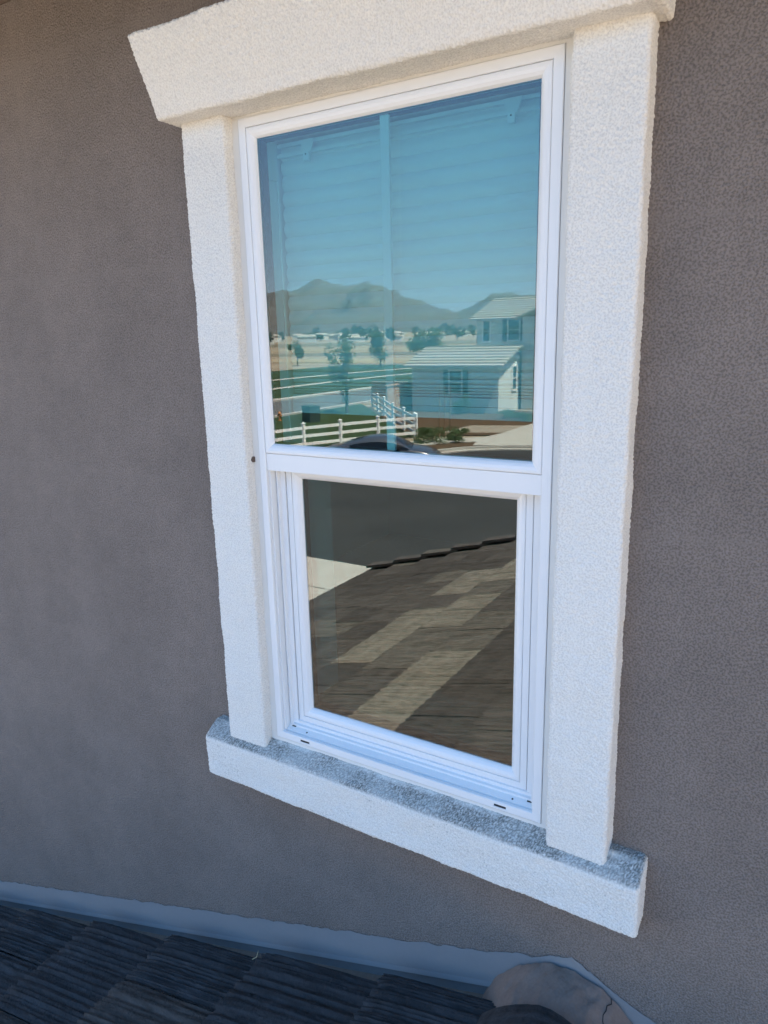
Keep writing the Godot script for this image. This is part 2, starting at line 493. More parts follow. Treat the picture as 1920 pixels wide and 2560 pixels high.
func build_window() -> void:
	var t := thing("single_hung_window", "white vinyl single-hung window with one vertical muntin above and a lower sash", "window", Vector3(0, Y0, 0))
	var bot := -1.2343
	# outer frame, face 16 mm wide, with returns
	ring("frame_member", t, Vector2(0, bot), Vector2(0.6, 0), [Vector2(0, -0.03), Vector2(0, -0.0012), Vector2(0.0012, 0), Vector2(0.0152, 0), Vector2(0.0162, -0.001), Vector2(0.0164, -0.0075)], M.vinyl)
	# upper light: glazing bead, slightly hollow, from the frame down to the glass
	var bead := [Vector2(0.0, -0.010), Vector2(0.0002, -0.0015), Vector2(0.0015, -0.0004), Vector2(0.006, 0.0), Vector2(0.011, -0.0012), Vector2(0.0155, -0.0042), Vector2(0.0185, -0.0085), Vector2(0.0188, -0.0115)]
	ring("glazing_bead", t, Vector2(0.0168, -0.6052), Vector2(0.5832, -0.0168), bead, M.vinyl)
	# meeting rail of the fixed light
	var mr := MB.new()
	var face := [Vector2(-0.6392, -0.020), Vector2(-0.6402, -0.0045), Vector2(-0.6395, -0.0036), Vector2(-0.6070, -0.0030), Vector2(-0.6060, -0.0036), Vector2(-0.6056, -0.0100)]
	for i in face.size() - 1:
		var a: Vector2 = face[i]
		var d: Vector2 = face[i + 1]
		mr.quad(Vector3(0.0166, a.x, a.y), Vector3(0.5834, a.x, a.y), Vector3(0.5834, d.x, d.y), Vector3(0.0166, d.x, d.y))
	mr.quad(Vector3(0.0166, -0.6392, -0.040), Vector3(0.5834, -0.6392, -0.040), Vector3(0.5834, -0.6392, -0.020), Vector3(0.0166, -0.6392, -0.020))
	pm("meeting_rail", mr, M.vinyl, t)
	# insulating glass of the upper light
	var up := MB.new()
	up.box(Vector3(0.031, -0.593, -0.0128), Vector3(0.569, -0.031, -0.0090))
	var u := pm("upper_pane", up, M.glass, t)
	u.set_meta("label", "upper pane mirroring sky, hills and houses")
	var uc := MB.new()
	uc.quad(Vector3(0.031, -0.593, -0.0086), Vector3(0.569, -0.593, -0.0086), Vector3(0.569, -0.031, -0.0086), Vector3(0.031, -0.031, -0.0086))
	pm("coating", uc, M.coating, u)
	var up2 := MB.new()
	up2.quad(Vector3(0.031, -0.593, -0.0350), Vector3(0.569, -0.593, -0.0350), Vector3(0.569, -0.031, -0.0350), Vector3(0.031, -0.031, -0.0350))
	pm("inner_pane", up2, M.glass_in, t)
	ring("spacer", t, Vector2(0.0335, -0.590), Vector2(0.5665, -0.0335), [Vector2(0.0045, -0.0132), Vector2(0.0045, -0.0345)], M.seal)
	# muntin between the panes
	var mu := MB.new()
	mu.box(Vector3(0.2905, -0.585, -0.0225), Vector3(0.3065, -0.038, -0.0165))
	pm("muntin", mu, M.muntin, t)
	# side tracks of the lower half: stepped channels behind the frame face
	for s in [0, 1]:
		var b := MB.new()
		var prof := [Vector2(0.0166, -0.0075), Vector2(0.0200, -0.0078), Vector2(0.0205, -0.0260), Vector2(0.0225, -0.0262), Vector2(0.0228, -0.0215), Vector2(0.0265, -0.0213), Vector2(0.0270, -0.0300), Vector2(0.0375, -0.0305), Vector2(0.0380, -0.0490)]
		var pts := []
		for p in prof:
			var x: float = p.x if s == 0 else 0.6 - p.x
			pts.append([Vector3(x, bot + 0.0165, p.y), Vector3(x, -0.6392, p.y)])
		for i in pts.size() - 1:
			if s == 0: b.quad(pts[i][0], pts[i + 1][0], pts[i + 1][1], pts[i][1])
			else: b.quad(pts[i + 1][0], pts[i][0], pts[i][1], pts[i + 1][1])
		pm("jamb_track", b, M.vinyl, t)
	# sloped sill track with a raised rib
	var st := MB.new()
	var sp := [Vector2(bot + 0.0164, -0.0075), Vector2(bot + 0.0125, -0.0080), Vector2(bot + 0.0130, -0.0105), Vector2(bot + 0.0185, -0.0108), Vector2(bot + 0.0225, -0.0225), Vector2(bot + 0.0265, -0.0228), Vector2(bot + 0.0275, -0.0285), Vector2(bot + 0.0335, -0.0295), Vector2(bot + 0.0345, -0.0340), Vector2(bot + 0.036, -0.05)]
	for i in sp.size() - 1:
		var a: Vector2 = sp[i]
		var d: Vector2 = sp[i + 1]
		st.quad(Vector3(0.0166, a.x, a.y), Vector3(0.5834, a.x, a.y), Vector3(0.5834, d.x, d.y), Vector3(0.0166, d.x, d.y))
	pm("sill_track", st, M.vinyl, t)
	# weep slots in the bottom frame member
	for x in [0.077, 0.523]:
		var w := MB.new()
		w.box(Vector3(x - 0.0115, bot + 0.0065, -0.004), Vector3(x + 0.0115, bot + 0.0105, 0.0003))
		pm("weep_slot", w, M.seal, t)
		var w2 := MB.new()
		w2.box(Vector3(x - 0.0125, bot + 0.0045, -0.0005), Vector3(x + 0.0125, bot + 0.0066, 0.0016))
		pm("weep_lip", w2, M.vinyl, t)
	for x in [0.071, 0.541]:
		var w := MB.new()
		w.tube([Vector3(x, bot + 0.0190, -0.0165), Vector3(x, bot + 0.0206, -0.0155)], [0.0019, 0.0019], 10)
		pm("screw_hole", w, M.seal, t)
	# dirt gathered in the two lower corners of the track
	var dg := MB.new()
	dg.box(Vector3(0.0275, bot + 0.0205, -0.0285), Vector3(0.0370, bot + 0.0235, -0.0205))
	dg.box(Vector3(0.567, bot + 0.0205, -0.026), Vector3(0.5765, bot + 0.0228, -0.0195))
	pm("dirt", dg, M.grime, t)
	# lower sash
	var sash := Node3D.new()
	sash.name = "lower_sash"
	t.add_child(sash)
	sash.set_meta("label", "lower sash mirroring the tiled roof")
	var slo := Vector2(0.0395, bot + 0.0345)
	var shi := Vector2(0.5605, -0.628)
	ring("stile", sash, slo, shi, [Vector2(0, -0.055), Vector2(0, -0.0330), Vector2(0.001, -0.0322), Vector2(0.0122, -0.0322), Vector2(0.0128, -0.0340)], M.vinyl, [0, 1])
	ring("rail", sash, slo, shi, [Vector2(0, -0.055), Vector2(0, -0.0330), Vector2(0.001, -0.0322), Vector2(0.0122, -0.0322), Vector2(0.0128, -0.0340)], M.vinyl, [2, 3])
	var sb := [Vector2(0.0, -0.036), Vector2(0.0003, -0.0335), Vector2(0.002, -0.0325), Vector2(0.007, -0.0327), Vector2(0.012, -0.0345), Vector2(0.0165, -0.0385), Vector2(0.0192, -0.0425), Vector2(0.0195, -0.0460)]
	ring("glazing_bead", sash, slo + Vector2(0.0131, 0.0131), shi - Vector2(0.0131, 0.0125), sb, M.vinyl)
	var lp := MB.new()
	lp.box(Vector3(0.066, bot + 0.061, -0.0472), Vector3(0.534, -0.648, -0.0435))
	pm("outer_pane", lp, M.glass, sash)
	var lc := MB.new()
	lc.quad(Vector3(0.066, bot + 0.061, -0.0431), Vector3(0.534, bot + 0.061, -0.0431), Vector3(0.534, -0.648, -0.0431), Vector3(0.066, -0.648, -0.0431))
	pm("pane_coating", lc, M.coating, sash)
	var lp2 := MB.new()
	lp2.quad(Vector3(0.066, bot + 0.061, -0.0620), Vector3(0.534, bot + 0.061, -0.0620), Vector3(0.534, -0.648, -0.0620), Vector3(0.066, -0.648, -0.0620))
	pm("inner_pane", lp2, M.glass_in, sash)
	ring("spacer", sash, Vector2(0.068, bot + 0.063), Vector2(0.532, -0.650), [Vector2(0.0045, -0.0475), Vector2(0.0045, -0.0615)], M.seal)
	# room side of the lower sash's top rail, seen through the foot of the upper pane
	var tr := MB.new()
	tr.box(Vector3(0.0395, -0.640, -0.066), Vector3(0.5605, -0.592, -0.0565))
	tr.box(Vector3(0.0395, -0.604, -0.0563), Vector3(0.5605, -0.5935, -0.0330))
	pm("sash_lift_rail", tr, M.vinyl_in, sash)
	# room side of the frame: jamb liners and head
	var il := MB.new()
	il.box(Vector3(0.004, bot + 0.02, -0.110), Vector3(0.0285, -0.004, -0.0360))
	il.box(Vector3(0.5715, bot + 0.02, -0.110), Vector3(0.596, -0.004, -0.0360))
	il.box(Vector3(0.0287, -0.030, -0.110), Vector3(0.5713, -0.004, -0.0360))
	il.box(Vector3(0.0287, bot + 0.004, -0.110), Vector3(0.5713, bot + 0.034, -0.0560))
	pm("inner_frame", il, M.vinyl_in, t)

func build_blind() -> void:
	var t := thing("window_blind", "white slatted blind lowered behind the upper pane, its lowest slats stacked", "blind", Vector3(0, Y0, 0))
	var zc := -0.088
	var hr := MB.new()
	hr.box(Vector3(0.0335, -0.0485, zc - 0.022), Vector3(0.5665, -0.0312, zc + 0.008))
	hr.box(Vector3(0.0335, -0.0405, zc + 0.0082), Vector3(0.5665, -0.0345, zc + 0.0185))
	hr.box(Vector3(0.0335, -0.0575, zc + 0.0082), Vector3(0.5665, -0.0515, zc + 0.0200))
	hr.box(Vector3(0.0335, -0.0610, zc - 0.020), Vector3(0.5665, -0.0487, zc + 0.0080))
	pm("head_rail", hr, M.blind, t)
	var rt := MB.new()
	rt.box(Vector3(0.0287, -0.098, zc + 0.0215), Vector3(0.0330, -0.0312, zc + 0.0490))
	pm("valance_return", rt, M.blind, t)
	var rib := MB.new()
	rib.box(Vector3(0.0287, -0.600, zc + 0.0150), Vector3(0.0312, -0.0985, zc + 0.0200))
	pm("side_channel", rib, M.blind, t)
	for x in [0.107, 0.500]:
		var b := MB.new()
		var pr := [Vector2(-0.016, 0.0), Vector2(-0.008, -0.022), Vector2(0.008, -0.022), Vector2(0.016, 0.0)]
		b.sweep(pr, Transform3D(Basis(), Vector3(x, -0.036, zc + 0.0226)), Transform3D(Basis(), Vector3(x, -0.036, zc + 0.0256)))
		b.box(Vector3(x - 0.006, -0.072, zc + 0.0226), Vector3(x + 0.006, -0.0582, zc + 0.0300))
		var br := pm("bracket", b, M.blind, t)
		var h := MB.new()
		h.tube([Vector3(x, -0.062, zc + 0.0290), Vector3(x, -0.062, zc + 0.0304)], [0.0014, 0.0014], 8)
		pm("screw", h, M.seal, br)
	var y := -0.0605
	var step := 0.0272
	var heights := []
	for k in 13: heights.append(step)
	heights.append_array([0.020, 0.0165, 0.0125, 0.0092, 0.0068, 0.0052, 0.0046, 0.0046])
	for hgt in heights:
		var rows := []
		var tall: float = maxf(hgt * 1.16, 0.004)
		for j in [0, 1]:
			var row := []
			for i in 9:
				var a := float(i) / 8.0
				var bulge := sin(a * PI) * minf(0.0085, hgt * 0.42) - 0.005 * a + rng.randf_range(-0.0001, 0.0001)
				row.append(Vector3([0.0345, 0.5655][j], y - tall * a, zc + 0.006 + bulge))
			rows.append(row)
		var b := MB.new()
		b.surf(rows, true)
		pm("slat", b, M.blind, t)
		y -= hgt
	var br2 := MB.new()
	br2.box(Vector3(0.0335, y - 0.0375, zc - 0.015), Vector3(0.5665, y - 0.0165, zc + 0.0125))
	br2.box(Vector3(0.0335, y - 0.0158, zc - 0.015), Vector3(0.5665, y - 0.0010, zc + 0.0118))
	pm("bottom_rail", br2, M.blind, t)

# ------------------------------------------------------------------ own house
func roof_y(x: float) -> float:
	return Y0 - 1.815 + PITCH * (x if x < RIDGE else 2.0 * RIDGE - x)

func build_house() -> void:
	var t := thing("stucco_house", "taupe sand-finish stucco house wall in shade around the window", "house")
	# upper wall with the window opening
	var b := MB.new()
	var x0 := -7.0; var x1 := 6.5; var y0 := 0.0; var y1 := Y0 + 0.340; var zb := -0.20
	var ox0 := -0.004; var ox1 := 0.604; var oy0 := Y0 - 1.239; var oy1 := Y0 + 0.004
	for z in [WALL, zb]:
		for r in [[x0, ox0, y0, y1], [ox1, x1, y0, y1], [ox0, ox1, y0, oy0], [ox0, ox1, oy1, y1]]:
			var p := [Vector3(r[0], r[2], z), Vector3(r[1], r[2], z), Vector3(r[1], r[3], z), Vector3(r[0], r[3], z)]
			if z == WALL: b.quad(p[0], p[1], p[2], p[3])
			else: b.quad(p[1], p[0], p[3], p[2])
	b.quad(Vector3(ox0, oy0, zb), Vector3(ox0, oy0, WALL), Vector3(ox0, oy1, WALL), Vector3(ox0, oy1, zb))
	b.quad(Vector3(ox1, oy0, WALL), Vector3(ox1, oy0, zb), Vector3(ox1, oy1, zb), Vector3(ox1, oy1, WALL))
	b.quad(Vector3(ox0, oy0, zb), Vector3(ox1, oy0, zb), Vector3(ox1, oy0, WALL), Vector3(ox0, oy0, WALL))
	b.quad(Vector3(ox0, oy1, WALL), Vector3(ox1, oy1, WALL), Vector3(ox1, oy1, zb), Vector3(ox0, oy1, zb))
	# the other three sides
	b.box(Vector3(x0, y0, -9.0), Vector3(x0 + 0.2, y1, zb - 0.002))
	b.box(Vector3(x1 - 0.2, y0, -9.0), Vector3(x1, y1, zb - 0.002))
	b.box(Vector3(x0 + 0.202, y0, -9.0), Vector3(x1 - 0.202, y1, -8.8))
	pm("wall", b, M.stucco, t)
	var so := MB.new()
	so.box(Vector3(x0 - 0.5, y1 + 0.002, -9.5), Vector3(x1 + 0.5, y1 + 0.022, 0.52))
	pm("soffit", so, M.soffit, t)
	var fa := MB.new()
	fa.box(Vector3(x0 - 0.5, y1 - 0.03, 0.522), Vector3(x1 + 0.5, y1 + 0.17, 0.56))
	pm("fascia", fa, M.wood_trim, t)
	var rf := MB.new()
	rf.hexa([Vector3(x0 - 0.55, y1 + 0.172, 0.62), Vector3(x1 + 0.55, y1 + 0.172, 0.62), Vector3(x1 + 0.55, y1 + 1.9, -4.4), Vector3(x0 - 0.55, y1 + 1.9, -4.4),
		Vector3(x0 - 0.55, y1 + 0.23, 0.62), Vector3(x1 + 0.55, y1 + 0.23, 0.62), Vector3(x1 + 0.55, y1 + 1.96, -4.4), Vector3(x0 - 0.55, y1 + 1.96, -4.4)])
	rf.hexa([Vector3(x0 - 0.55, y1 + 1.9, -4.402), Vector3(x1 + 0.55, y1 + 1.9, -4.402), Vector3(x1 + 0.55, y1 + 0.172, -9.7), Vector3(x0 - 0.55, y1 + 0.172, -9.7),
		Vector3(x0 - 0.55, y1 + 1.96, -4.402), Vector3(x1 + 0.55, y1 + 1.96, -4.402), Vector3(x1 + 0.55, y1 + 0.23, -9.7), Vector3(x0 - 0.55, y1 + 0.23, -9.7)])
	pm("main_roof", rf, M.tile[1], t)
	# walls under the lower gable roof
	var lw := MB.new()
	lw.box(Vector3(-2.55, 0, WALL + 0.002), Vector3(-2.35, roof_y(-2.6) - 0.12, 4.6))
	lw.box(Vector3(3.65, 0, WALL + 0.002), Vector3(3.85, roof_y(3.9) - 0.12, 4.6))
	var gy := roof_y(-2.55) - 0.13
	lw.hexa([Vector3(-2.348, 0, 4.6), Vector3(3.648, 0, 4.6), Vector3(3.648, 0, 4.4), Vector3(-2.348, 0, 4.4), Vector3(-2.348, gy, 4.6), Vector3(3.648, gy, 4.6), Vector3(3.648, gy, 4.4), Vector3(-2.348, gy, 4.4)])
	pm("lower_wall", lw, M.stucco, t)
	# the room behind the window
	var rm := MB.new()
	var rx0 := -2.3; var rx1 := 2.6; var rz := -4.3; var fy := 3.28; var cy := Y0 + 0.3
	rm.box(Vector3(rx0 - 0.1, fy, rz), Vector3(rx0, cy, zb - 0.004))
	rm.box(Vector3(rx1, fy, rz), Vector3(rx1 + 0.1, cy, zb - 0.004))
	rm.box(Vector3(rx0 - 0.1, cy + 0.002, rz), Vector3(rx1 + 0.1, cy + 0.05, zb - 0.004))
	var w1 := pm("room_wall", rm, M.room, t)
	w1.set_meta("kind", "structure")
	var rb := MB.new()
	rb.box(Vector3(rx0 - 0.1, fy, rz - 0.1), Vector3(rx1 + 0.1, cy, rz - 0.002))
	pm("room_wall", rb, M.room_dark, t)
	var rf2 := MB.new()
	rf2.box(Vector3(rx0 - 0.1, fy - 0.1, rz - 0.1), Vector3(rx1 + 0.1, fy - 0.002, zb - 0.004))
	pm("room_floor", rf2, M.carpet, t)
	# drywall return and stool of the window, on the room side
	var rs := MB.new()
	rs.box(Vector3(-0.003, Y0 - 1.238, -0.235), Vector3(0.0035, Y0 + 0.003, -0.1105))
	rs.box(Vector3(0.5965, Y0 - 1.238, -0.235), Vector3(0.603, Y0 + 0.003, -0.1105))
	rs.box(Vector3(0.0037, Y0 - 0.0035, -0.235), Vector3(0.5963, Y0 + 0.003, -0.1105))
	pm("window_return", rs, M.room, t)
	var sd := MB.new()
	sd.box(Vector3(-0.05, Y0 - 1.226, -0.30), Vector3(0.65, Y0 - 1.205, -0.1110))
	pm("window_stool", sd, M.carpet, t)

# ------------------------------------------------------------------ lower tiled roof
func tile_mesh(variant: int) -> ArrayMesh:
	var b := MB.new()
	var nf := noise(FastNoiseLite.TYPE_SIMPLEX, 70.0, 200 + variant, 2)
	var ns := noise(FastNoiseLite.TYPE_SIMPLEX, 95.0, 300 + variant, 2)
	var L := 0.425; var W := 0.314
	var nx := 26; var nz := 72
	var rows := []
	for j in nz + 1:
		var z := -W * 0.5 + W * j / nz
		# split-shake grooves run down the slope
		var groove := ns.get_noise_1d(z) * 0.0058 + ns.get_noise_1d(z * 2.7 + 5.0) * 0.0018
		groove -= pow(maxf(0.0, ns.get_noise_1d(z * 1.3 + 9.0) - 0.22), 1.0) * 0.016
		var ragged := ns.get_noise_1d(z * 1.9 + 3.0) * 0.007 + ns.get_noise_1d(z * 5.0 + 1.0) * 0.003
		var row := []
		for i in nx + 1:
			var x := (L + ragged) * i / nx
			var edge := minf(1.0, minf(float(j), float(nz - j)) / 1.5)
			var fr := pow(float(i) / nx, 14.0) * (0.004 + absf(nf.get_noise_2d(z * 2.0, 4.0)) * 0.006)
			row.append(Vector3(x, 0.028 + groove * (0.55 + 0.45 * ns.get_noise_2d(x * 0.12, z * 0.4 + 2.0) + 0.4) * edge - (1.0 - edge) * 0.003 + nf.get_noise_2d(x * 1.0, z) * 0.0011 - fr, z))
		rows.append(row)
	b.surf(rows)
	# butt, sides and back
	for j in nz:
		var p: Vector3 = rows[j][nx]
		var q: Vector3 = rows[j + 1][nx]
		b.quad(Vector3(q.x - 0.004, 0, q.z), Vector3(p.x - 0.004, 0, p.z), p, q)
	for s in [0, nz]:
		var p: Vector3 = rows[s][0]
		var q: Vector3 = rows[s][nx]
		if s == 0: b.quad(Vector3(q.x, 0, q.z), Vector3(p.x, 0, p.z), p, q)
		else: b.quad(Vector3(p.x, 0, p.z), Vector3(q.x, 0, q.z), q, p)
	return b.mesh()

func build_tile_roof() -> void:
	var t := thing("tile_roof", "low gabled roof of charcoal and tan concrete shake tiles below the window", "roof")
	var variants := []
	for k in 4: variants.append(tile_mesh(k))
	var th := atan(PITCH)
	var run := 0.33
	var x_first := -0.035 + run * 2.0    # butt line of the top course
	var wide := 0.318
	var z_end := 5.0
	var tan_spots := {}
	# course (counted from the ridge) -> z ranges of pale tiles
	for s in [[4, 1.05, 1.95, 4], [4, 1.95, 2.6, 3], [4, 2.6, 3.2, 2], [5, 2.45, 3.15, 4], [5, 1.9, 2.45, 3], [6, 1.95, 2.95, 4], [6, 3.3, 3.8, 4], [5, 3.5, 3.9, 4], [7, 2.6, 3.3, 2], [3, 2.2, 3.1, 1], [8, 1.0, 1.6, 2], [3, 0.9, 1.5, 1], [4, 0.6, 1.05, 2]]:
		if not tan_spots.has(s[0]): tan_spots[s[0]] = []
		tan_spots[s[0]].append(s)
	for side in [-1, 1]:
		var courses := 12 if side < 0 else 7
		for cn in range(1, courses):
			var xb := x_first - run * cn
			var dirx := Vector3(-cos(th), -sin(th), 0)
			if side > 0: dirx.x = -dirx.x
			var up := Vector3(-sin(th) if side < 0 else sin(th), cos(th), 0)
			var d := (dirx * cos(0.086) + up * sin(0.086)).normalized()
			var nrm := Vector3(-d.y, d.x, 0) if d.x > 0 else Vector3(d.y, -d.x, 0)
			var xw := xb if side < 0 else 2.0 * RIDGE - xb
			var butt := Vector3(xw, roof_y(xb) + 0.015, 0)
			var short := 0.84 if cn == 1 else 1.0
			var head := butt - d * 0.425 * short
			var z := 0.042 - (0.0 if cn % 2 == 0 else wide * 0.5)
			while z < z_end - 0.02:
				var za := maxf(z, 0.042)
				var ze := minf(z + wide, z_end)
				var w := (ze - za) / wide
				if w > 0.05:
					var zm := (za + ze) * 0.5
					var tone := 0
					var r := rng.randf()
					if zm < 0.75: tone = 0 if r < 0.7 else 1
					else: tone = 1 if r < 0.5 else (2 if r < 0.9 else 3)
					if side < 0:
						for s in tan_spots.get(cn, []):
							if zm > s[1] and zm < s[2]: tone = s[3]
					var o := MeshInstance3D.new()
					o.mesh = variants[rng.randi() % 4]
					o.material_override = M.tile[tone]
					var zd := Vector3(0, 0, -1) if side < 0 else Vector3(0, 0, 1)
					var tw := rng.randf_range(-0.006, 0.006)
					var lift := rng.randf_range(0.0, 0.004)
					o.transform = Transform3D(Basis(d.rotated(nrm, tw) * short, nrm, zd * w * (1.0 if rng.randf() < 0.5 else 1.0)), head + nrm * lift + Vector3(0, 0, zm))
					o.name = "tile"
					t.add_child(o, true)
				z += wide
	# deck and eave boards
	var dk := MB.new()
	var ze0 := WALL + 0.003
	for side in [-1, 1]:
		var xa := RIDGE
		var xe := -3.02 if side < 0 else 3.7
		var ya := roof_y(RIDGE) - 0.03
		var ye := ya - absf(xe - RIDGE) * PITCH
		var p := [Vector3(xa, ya - 0.03, z_end - 0.03), Vector3(xe, ye - 0.03, z_end - 0.03), Vector3(xe, ye - 0.03, ze0), Vector3(xa, ya - 0.03, ze0), Vector3(xa, ya, z_end - 0.03), Vector3(xe, ye, z_end - 0.03), Vector3(xe, ye, ze0), Vector3(xa, ya, ze0)]
		if side < 0: p = [p[1], p[0], p[3], p[2], p[5], p[4], p[7], p[6]]
		dk.hexa(p)
		dk.box(Vector3(xe - 0.02 if side < 0 else xe, ye - 0.16, ze0), Vector3(xe if side < 0 else xe + 0.02, ye + 0.012, z_end - 0.03))
	pm("deck", dk, M.soffit, t)
	# rake tiles: stepped angles lapping down the gable edge
	for side in [-1, 1]:
		var courses := 12 if side < 0 else 7
		for cn in range(1, courses):
			var xb := x_first - run * cn
			var b := MB.new()
			var th2 := 0.030
			var lx := run / cos(th) + 0.05
			b.box(Vector3(0, 0, -0.10), Vector3(lx, 0.026, 0.02))
			b.box(Vector3(0, -0.13, 0.0205), Vector3(lx, 0.026, 0.045))
			var o := pm("rake_tile", b, M.tile[2 if cn % 3 else 3], t)
			var d := Vector3(cos(th) * side, -sin(th), 0).rotated(Vector3.BACK, 0.085 * side)
			var n2 := Vector3(-d.y, d.x, 0) if d.x > 0 else Vector3(d.y, -d.x, 0)
			var xw := xb if side < 0 else 2.0 * RIDGE - xb
			var butt := Vector3(xw, roof_y(xb) + 0.072, z_end)
			o.transform = Transform3D(Basis(d, n2, Vector3(0, 0, 1)), butt - d * lx)
			if side < 0: o.transform = Transform3D(Basis(d, n2, Vector3(0, 0, 1)), butt - d * lx)
	# ridge tiles
	var rm := MB.new()
	var arc := []
	for k in 13:
		var a := lerpf(-1.0, 1.0, k / 12.0)
		arc.append(Vector2(a * 0.125, 0.075 * (1.0 - pow(absf(a), 1.7))))
	var rows := []
	var nr := noise(FastNoiseLite.TYPE_SIMPLEX, 60.0, 401, 2)
	for i in 15:
		var zz := 0.42 * i / 14.0
		var row := []
		for p in arc: row.append(Vector3(p.x * (1.0 - 0.05 * i / 14.0), p.y + nr.get_noise_2d(p.x, zz * 0.3) * 0.002, zz))
		rows.append(row)
	rm.surf(rows, true)
	for k in 12:
		var a: Vector2 = arc[k]; var c: Vector2 = arc[k + 1]
		rm.quad(Vector3(a.x, a.y - 0.024, 0), Vector3(a.x, a.y, 0), Vector3(c.x, c.y, 0), Vector3(c.x, c.y - 0.024, 0))
	var rmesh := rm.mesh()
	for k in 14:
		var o := part("ridge_tile", rmesh, M.tile[0 if k < 2 else 1], t)
		o.transform = Transform3D(Basis().rotated(Vector3.RIGHT, -0.055), Vector3(RIDGE, roof_y(RIDGE) + 0.006, 0.10 + k * 0.352))
	# mortar packed between the first ridge tile and the wall
	var mb := MB.new()
	var mn := noise(FastNoiseLite.TYPE_SIMPLEX, 26.0, 411, 4)
	var mr := []
	for i in 15:
		var f := i / 14.0
		var zz := lerpf(-0.012, 0.115, f)
		var row := []
		for k in 45:
			var a := lerpf(-1.0, 1.0, k / 44.0)
			var wx := lerpf(0.178, 0.152, f)
			var hh := lerpf(0.155, 0.112, pow(f, 1.4)) * pow(maxf(0.0, 1.0 - pow(absf(a), 2.3)), 0.75)
			if f > 0.93: hh -= 0.04
			var p := Vector3(RIDGE + a * wx, roof_y(RIDGE) - 0.088 + hh - absf(a) * 0.02, zz)
			var nv := mn.get_noise_3dv(p) * 0.006 + mn.get_noise_3dv(p * 3.0) * 0.002
			p.y += nv
			p.z += mn.get_noise_2d(a * 0.4, 2.0) * 0.02 * f
			row.append(p)
		mr.append(row)
	mb.surf(mr, true)
	var mo := pm("mortar", mb, M.mortar, t)
	mo.set_meta("label", "brown mortar sealing the ridge end against the wall")
	# hairline crack down the mortar
	var ck := MB.new()
	var line := []
	var rad := []
	for i in range(0, 15):
		var base_p: Vector3 = mr[i][31 + i / 6]
		var q: Vector3 = mr[i][32 + i / 6]
		line.append(base_p.lerp(q, 0.5 + 0.45 * sin(i * 1.9) * sin(i * 0.7 + 1.0)) + Vector3(0, 0.0003, 0))
		rad.append(0.0009)
	ck.tube(line, rad, 5)
	pm("crack", ck, M.seal, t)
	# wall flashing with a ragged upper edge where the stucco stops on it
	var fb := MB.new()
	var nf := noise(FastNoiseLite.TYPE_SIMPLEX, 14.0, 421, 3)
	var nf2 := noise(FastNoiseLite.TYPE_SIMPLEX, 160.0, 422, 2)
	for side in [-1, 1]:
		var pts := []
		var n := 640 if side < 0 else 480
		for i in n + 1:
			var x := lerpf(RIDGE, -3.0, float(i) / n) if side < 0 else lerpf(RIDGE, 3.6, float(i) / n)
			var xr := RIDGE - absf(x - RIDGE)
			var base := Y0 + PITCH * xr
			var rag := nf.get_noise_1d(x * side) * 0.005 + nf2.get_noise_1d(x * side) * 0.0022
			var top := base - 1.744 + rag + 0.020 * exp(-absf(x - RIDGE) * 12.0)
			pts.append([Vector3(x, top, WALL + 0.0022), Vector3(x, base - 1.806, WALL + 0.009), Vector3(x, base - 1.8165, WALL + 0.0125), Vector3(x, base - 1.8175, WALL + 0.0115), Vector3(x, base - 1.813, WALL + 0.004), Vector3(x, base - 1.868, WALL + 0.005), Vector3(x, base - 1.876, 0.075)])
		for i in n:
			for k in 6:
				var a: Vector3 = pts[i][k]; var c: Vector3 = pts[i + 1][k]
				var e: Vector3 = pts[i][k + 1]; var f: Vector3 = pts[i + 1][k + 1]
				if side < 0: fb.quad(f, e, a, c)
				else: fb.quad(e, f, c, a)
	pm("wall_flashing", fb, M.flashing, t)

func build_litter() -> void:
	# dry bits lying on the tiles
	var spots := [[-1.02, 0.20, 0.6, 0.028, "pale curled dry twig lying on the tiles at lower left"], [-0.045, 0.085, 1.3, 0.02, "short straw stalk standing in the tile gap under the flashing"]]
	for s in spots:
		var t := thing("dry_twig", s[4], "twig", Vector3(s[0], roof_y(s[0]) + 0.052, s[1]), s[2])
		var b := MB.new()
		b.tube([Vector3(0, 0, 0), Vector3(s[3] * 0.5, 0.003, 0.004), Vector3(s[3], 0.008, -0.004)], [0.0012, 0.0014, 0.0007], 6)
		pm("stem", b, M.straw, t)

# ------------------------------------------------------------------ the street
func pv(a: Array) -> PackedVector2Array:
	var p := PackedVector2Array()
	for k in a: p.append(Vector2(k[0], k[1]))
	return p

func offset_line(a: Array, d: float) -> Array:
	var out := []
	for i in a.size():
		var p0 := Vector2(a[maxi(i - 1, 0)][0], a[maxi(i - 1, 0)][1])
		var p1 := Vector2(a[mini(i + 1, a.size() - 1)][0], a[mini(i + 1, a.size() - 1)][1])
		var t := (p1 - p0).normalized()
		out.append([a[i][0] - t.y * d, a[i][1] + t.x * d])
	return out

func band(a: Array, d0: float, d1: float) -> PackedVector2Array:
	var p := offset_line(a, d0)
	var q := offset_line(a, d1)
	q.reverse()
	return pv(p + q)

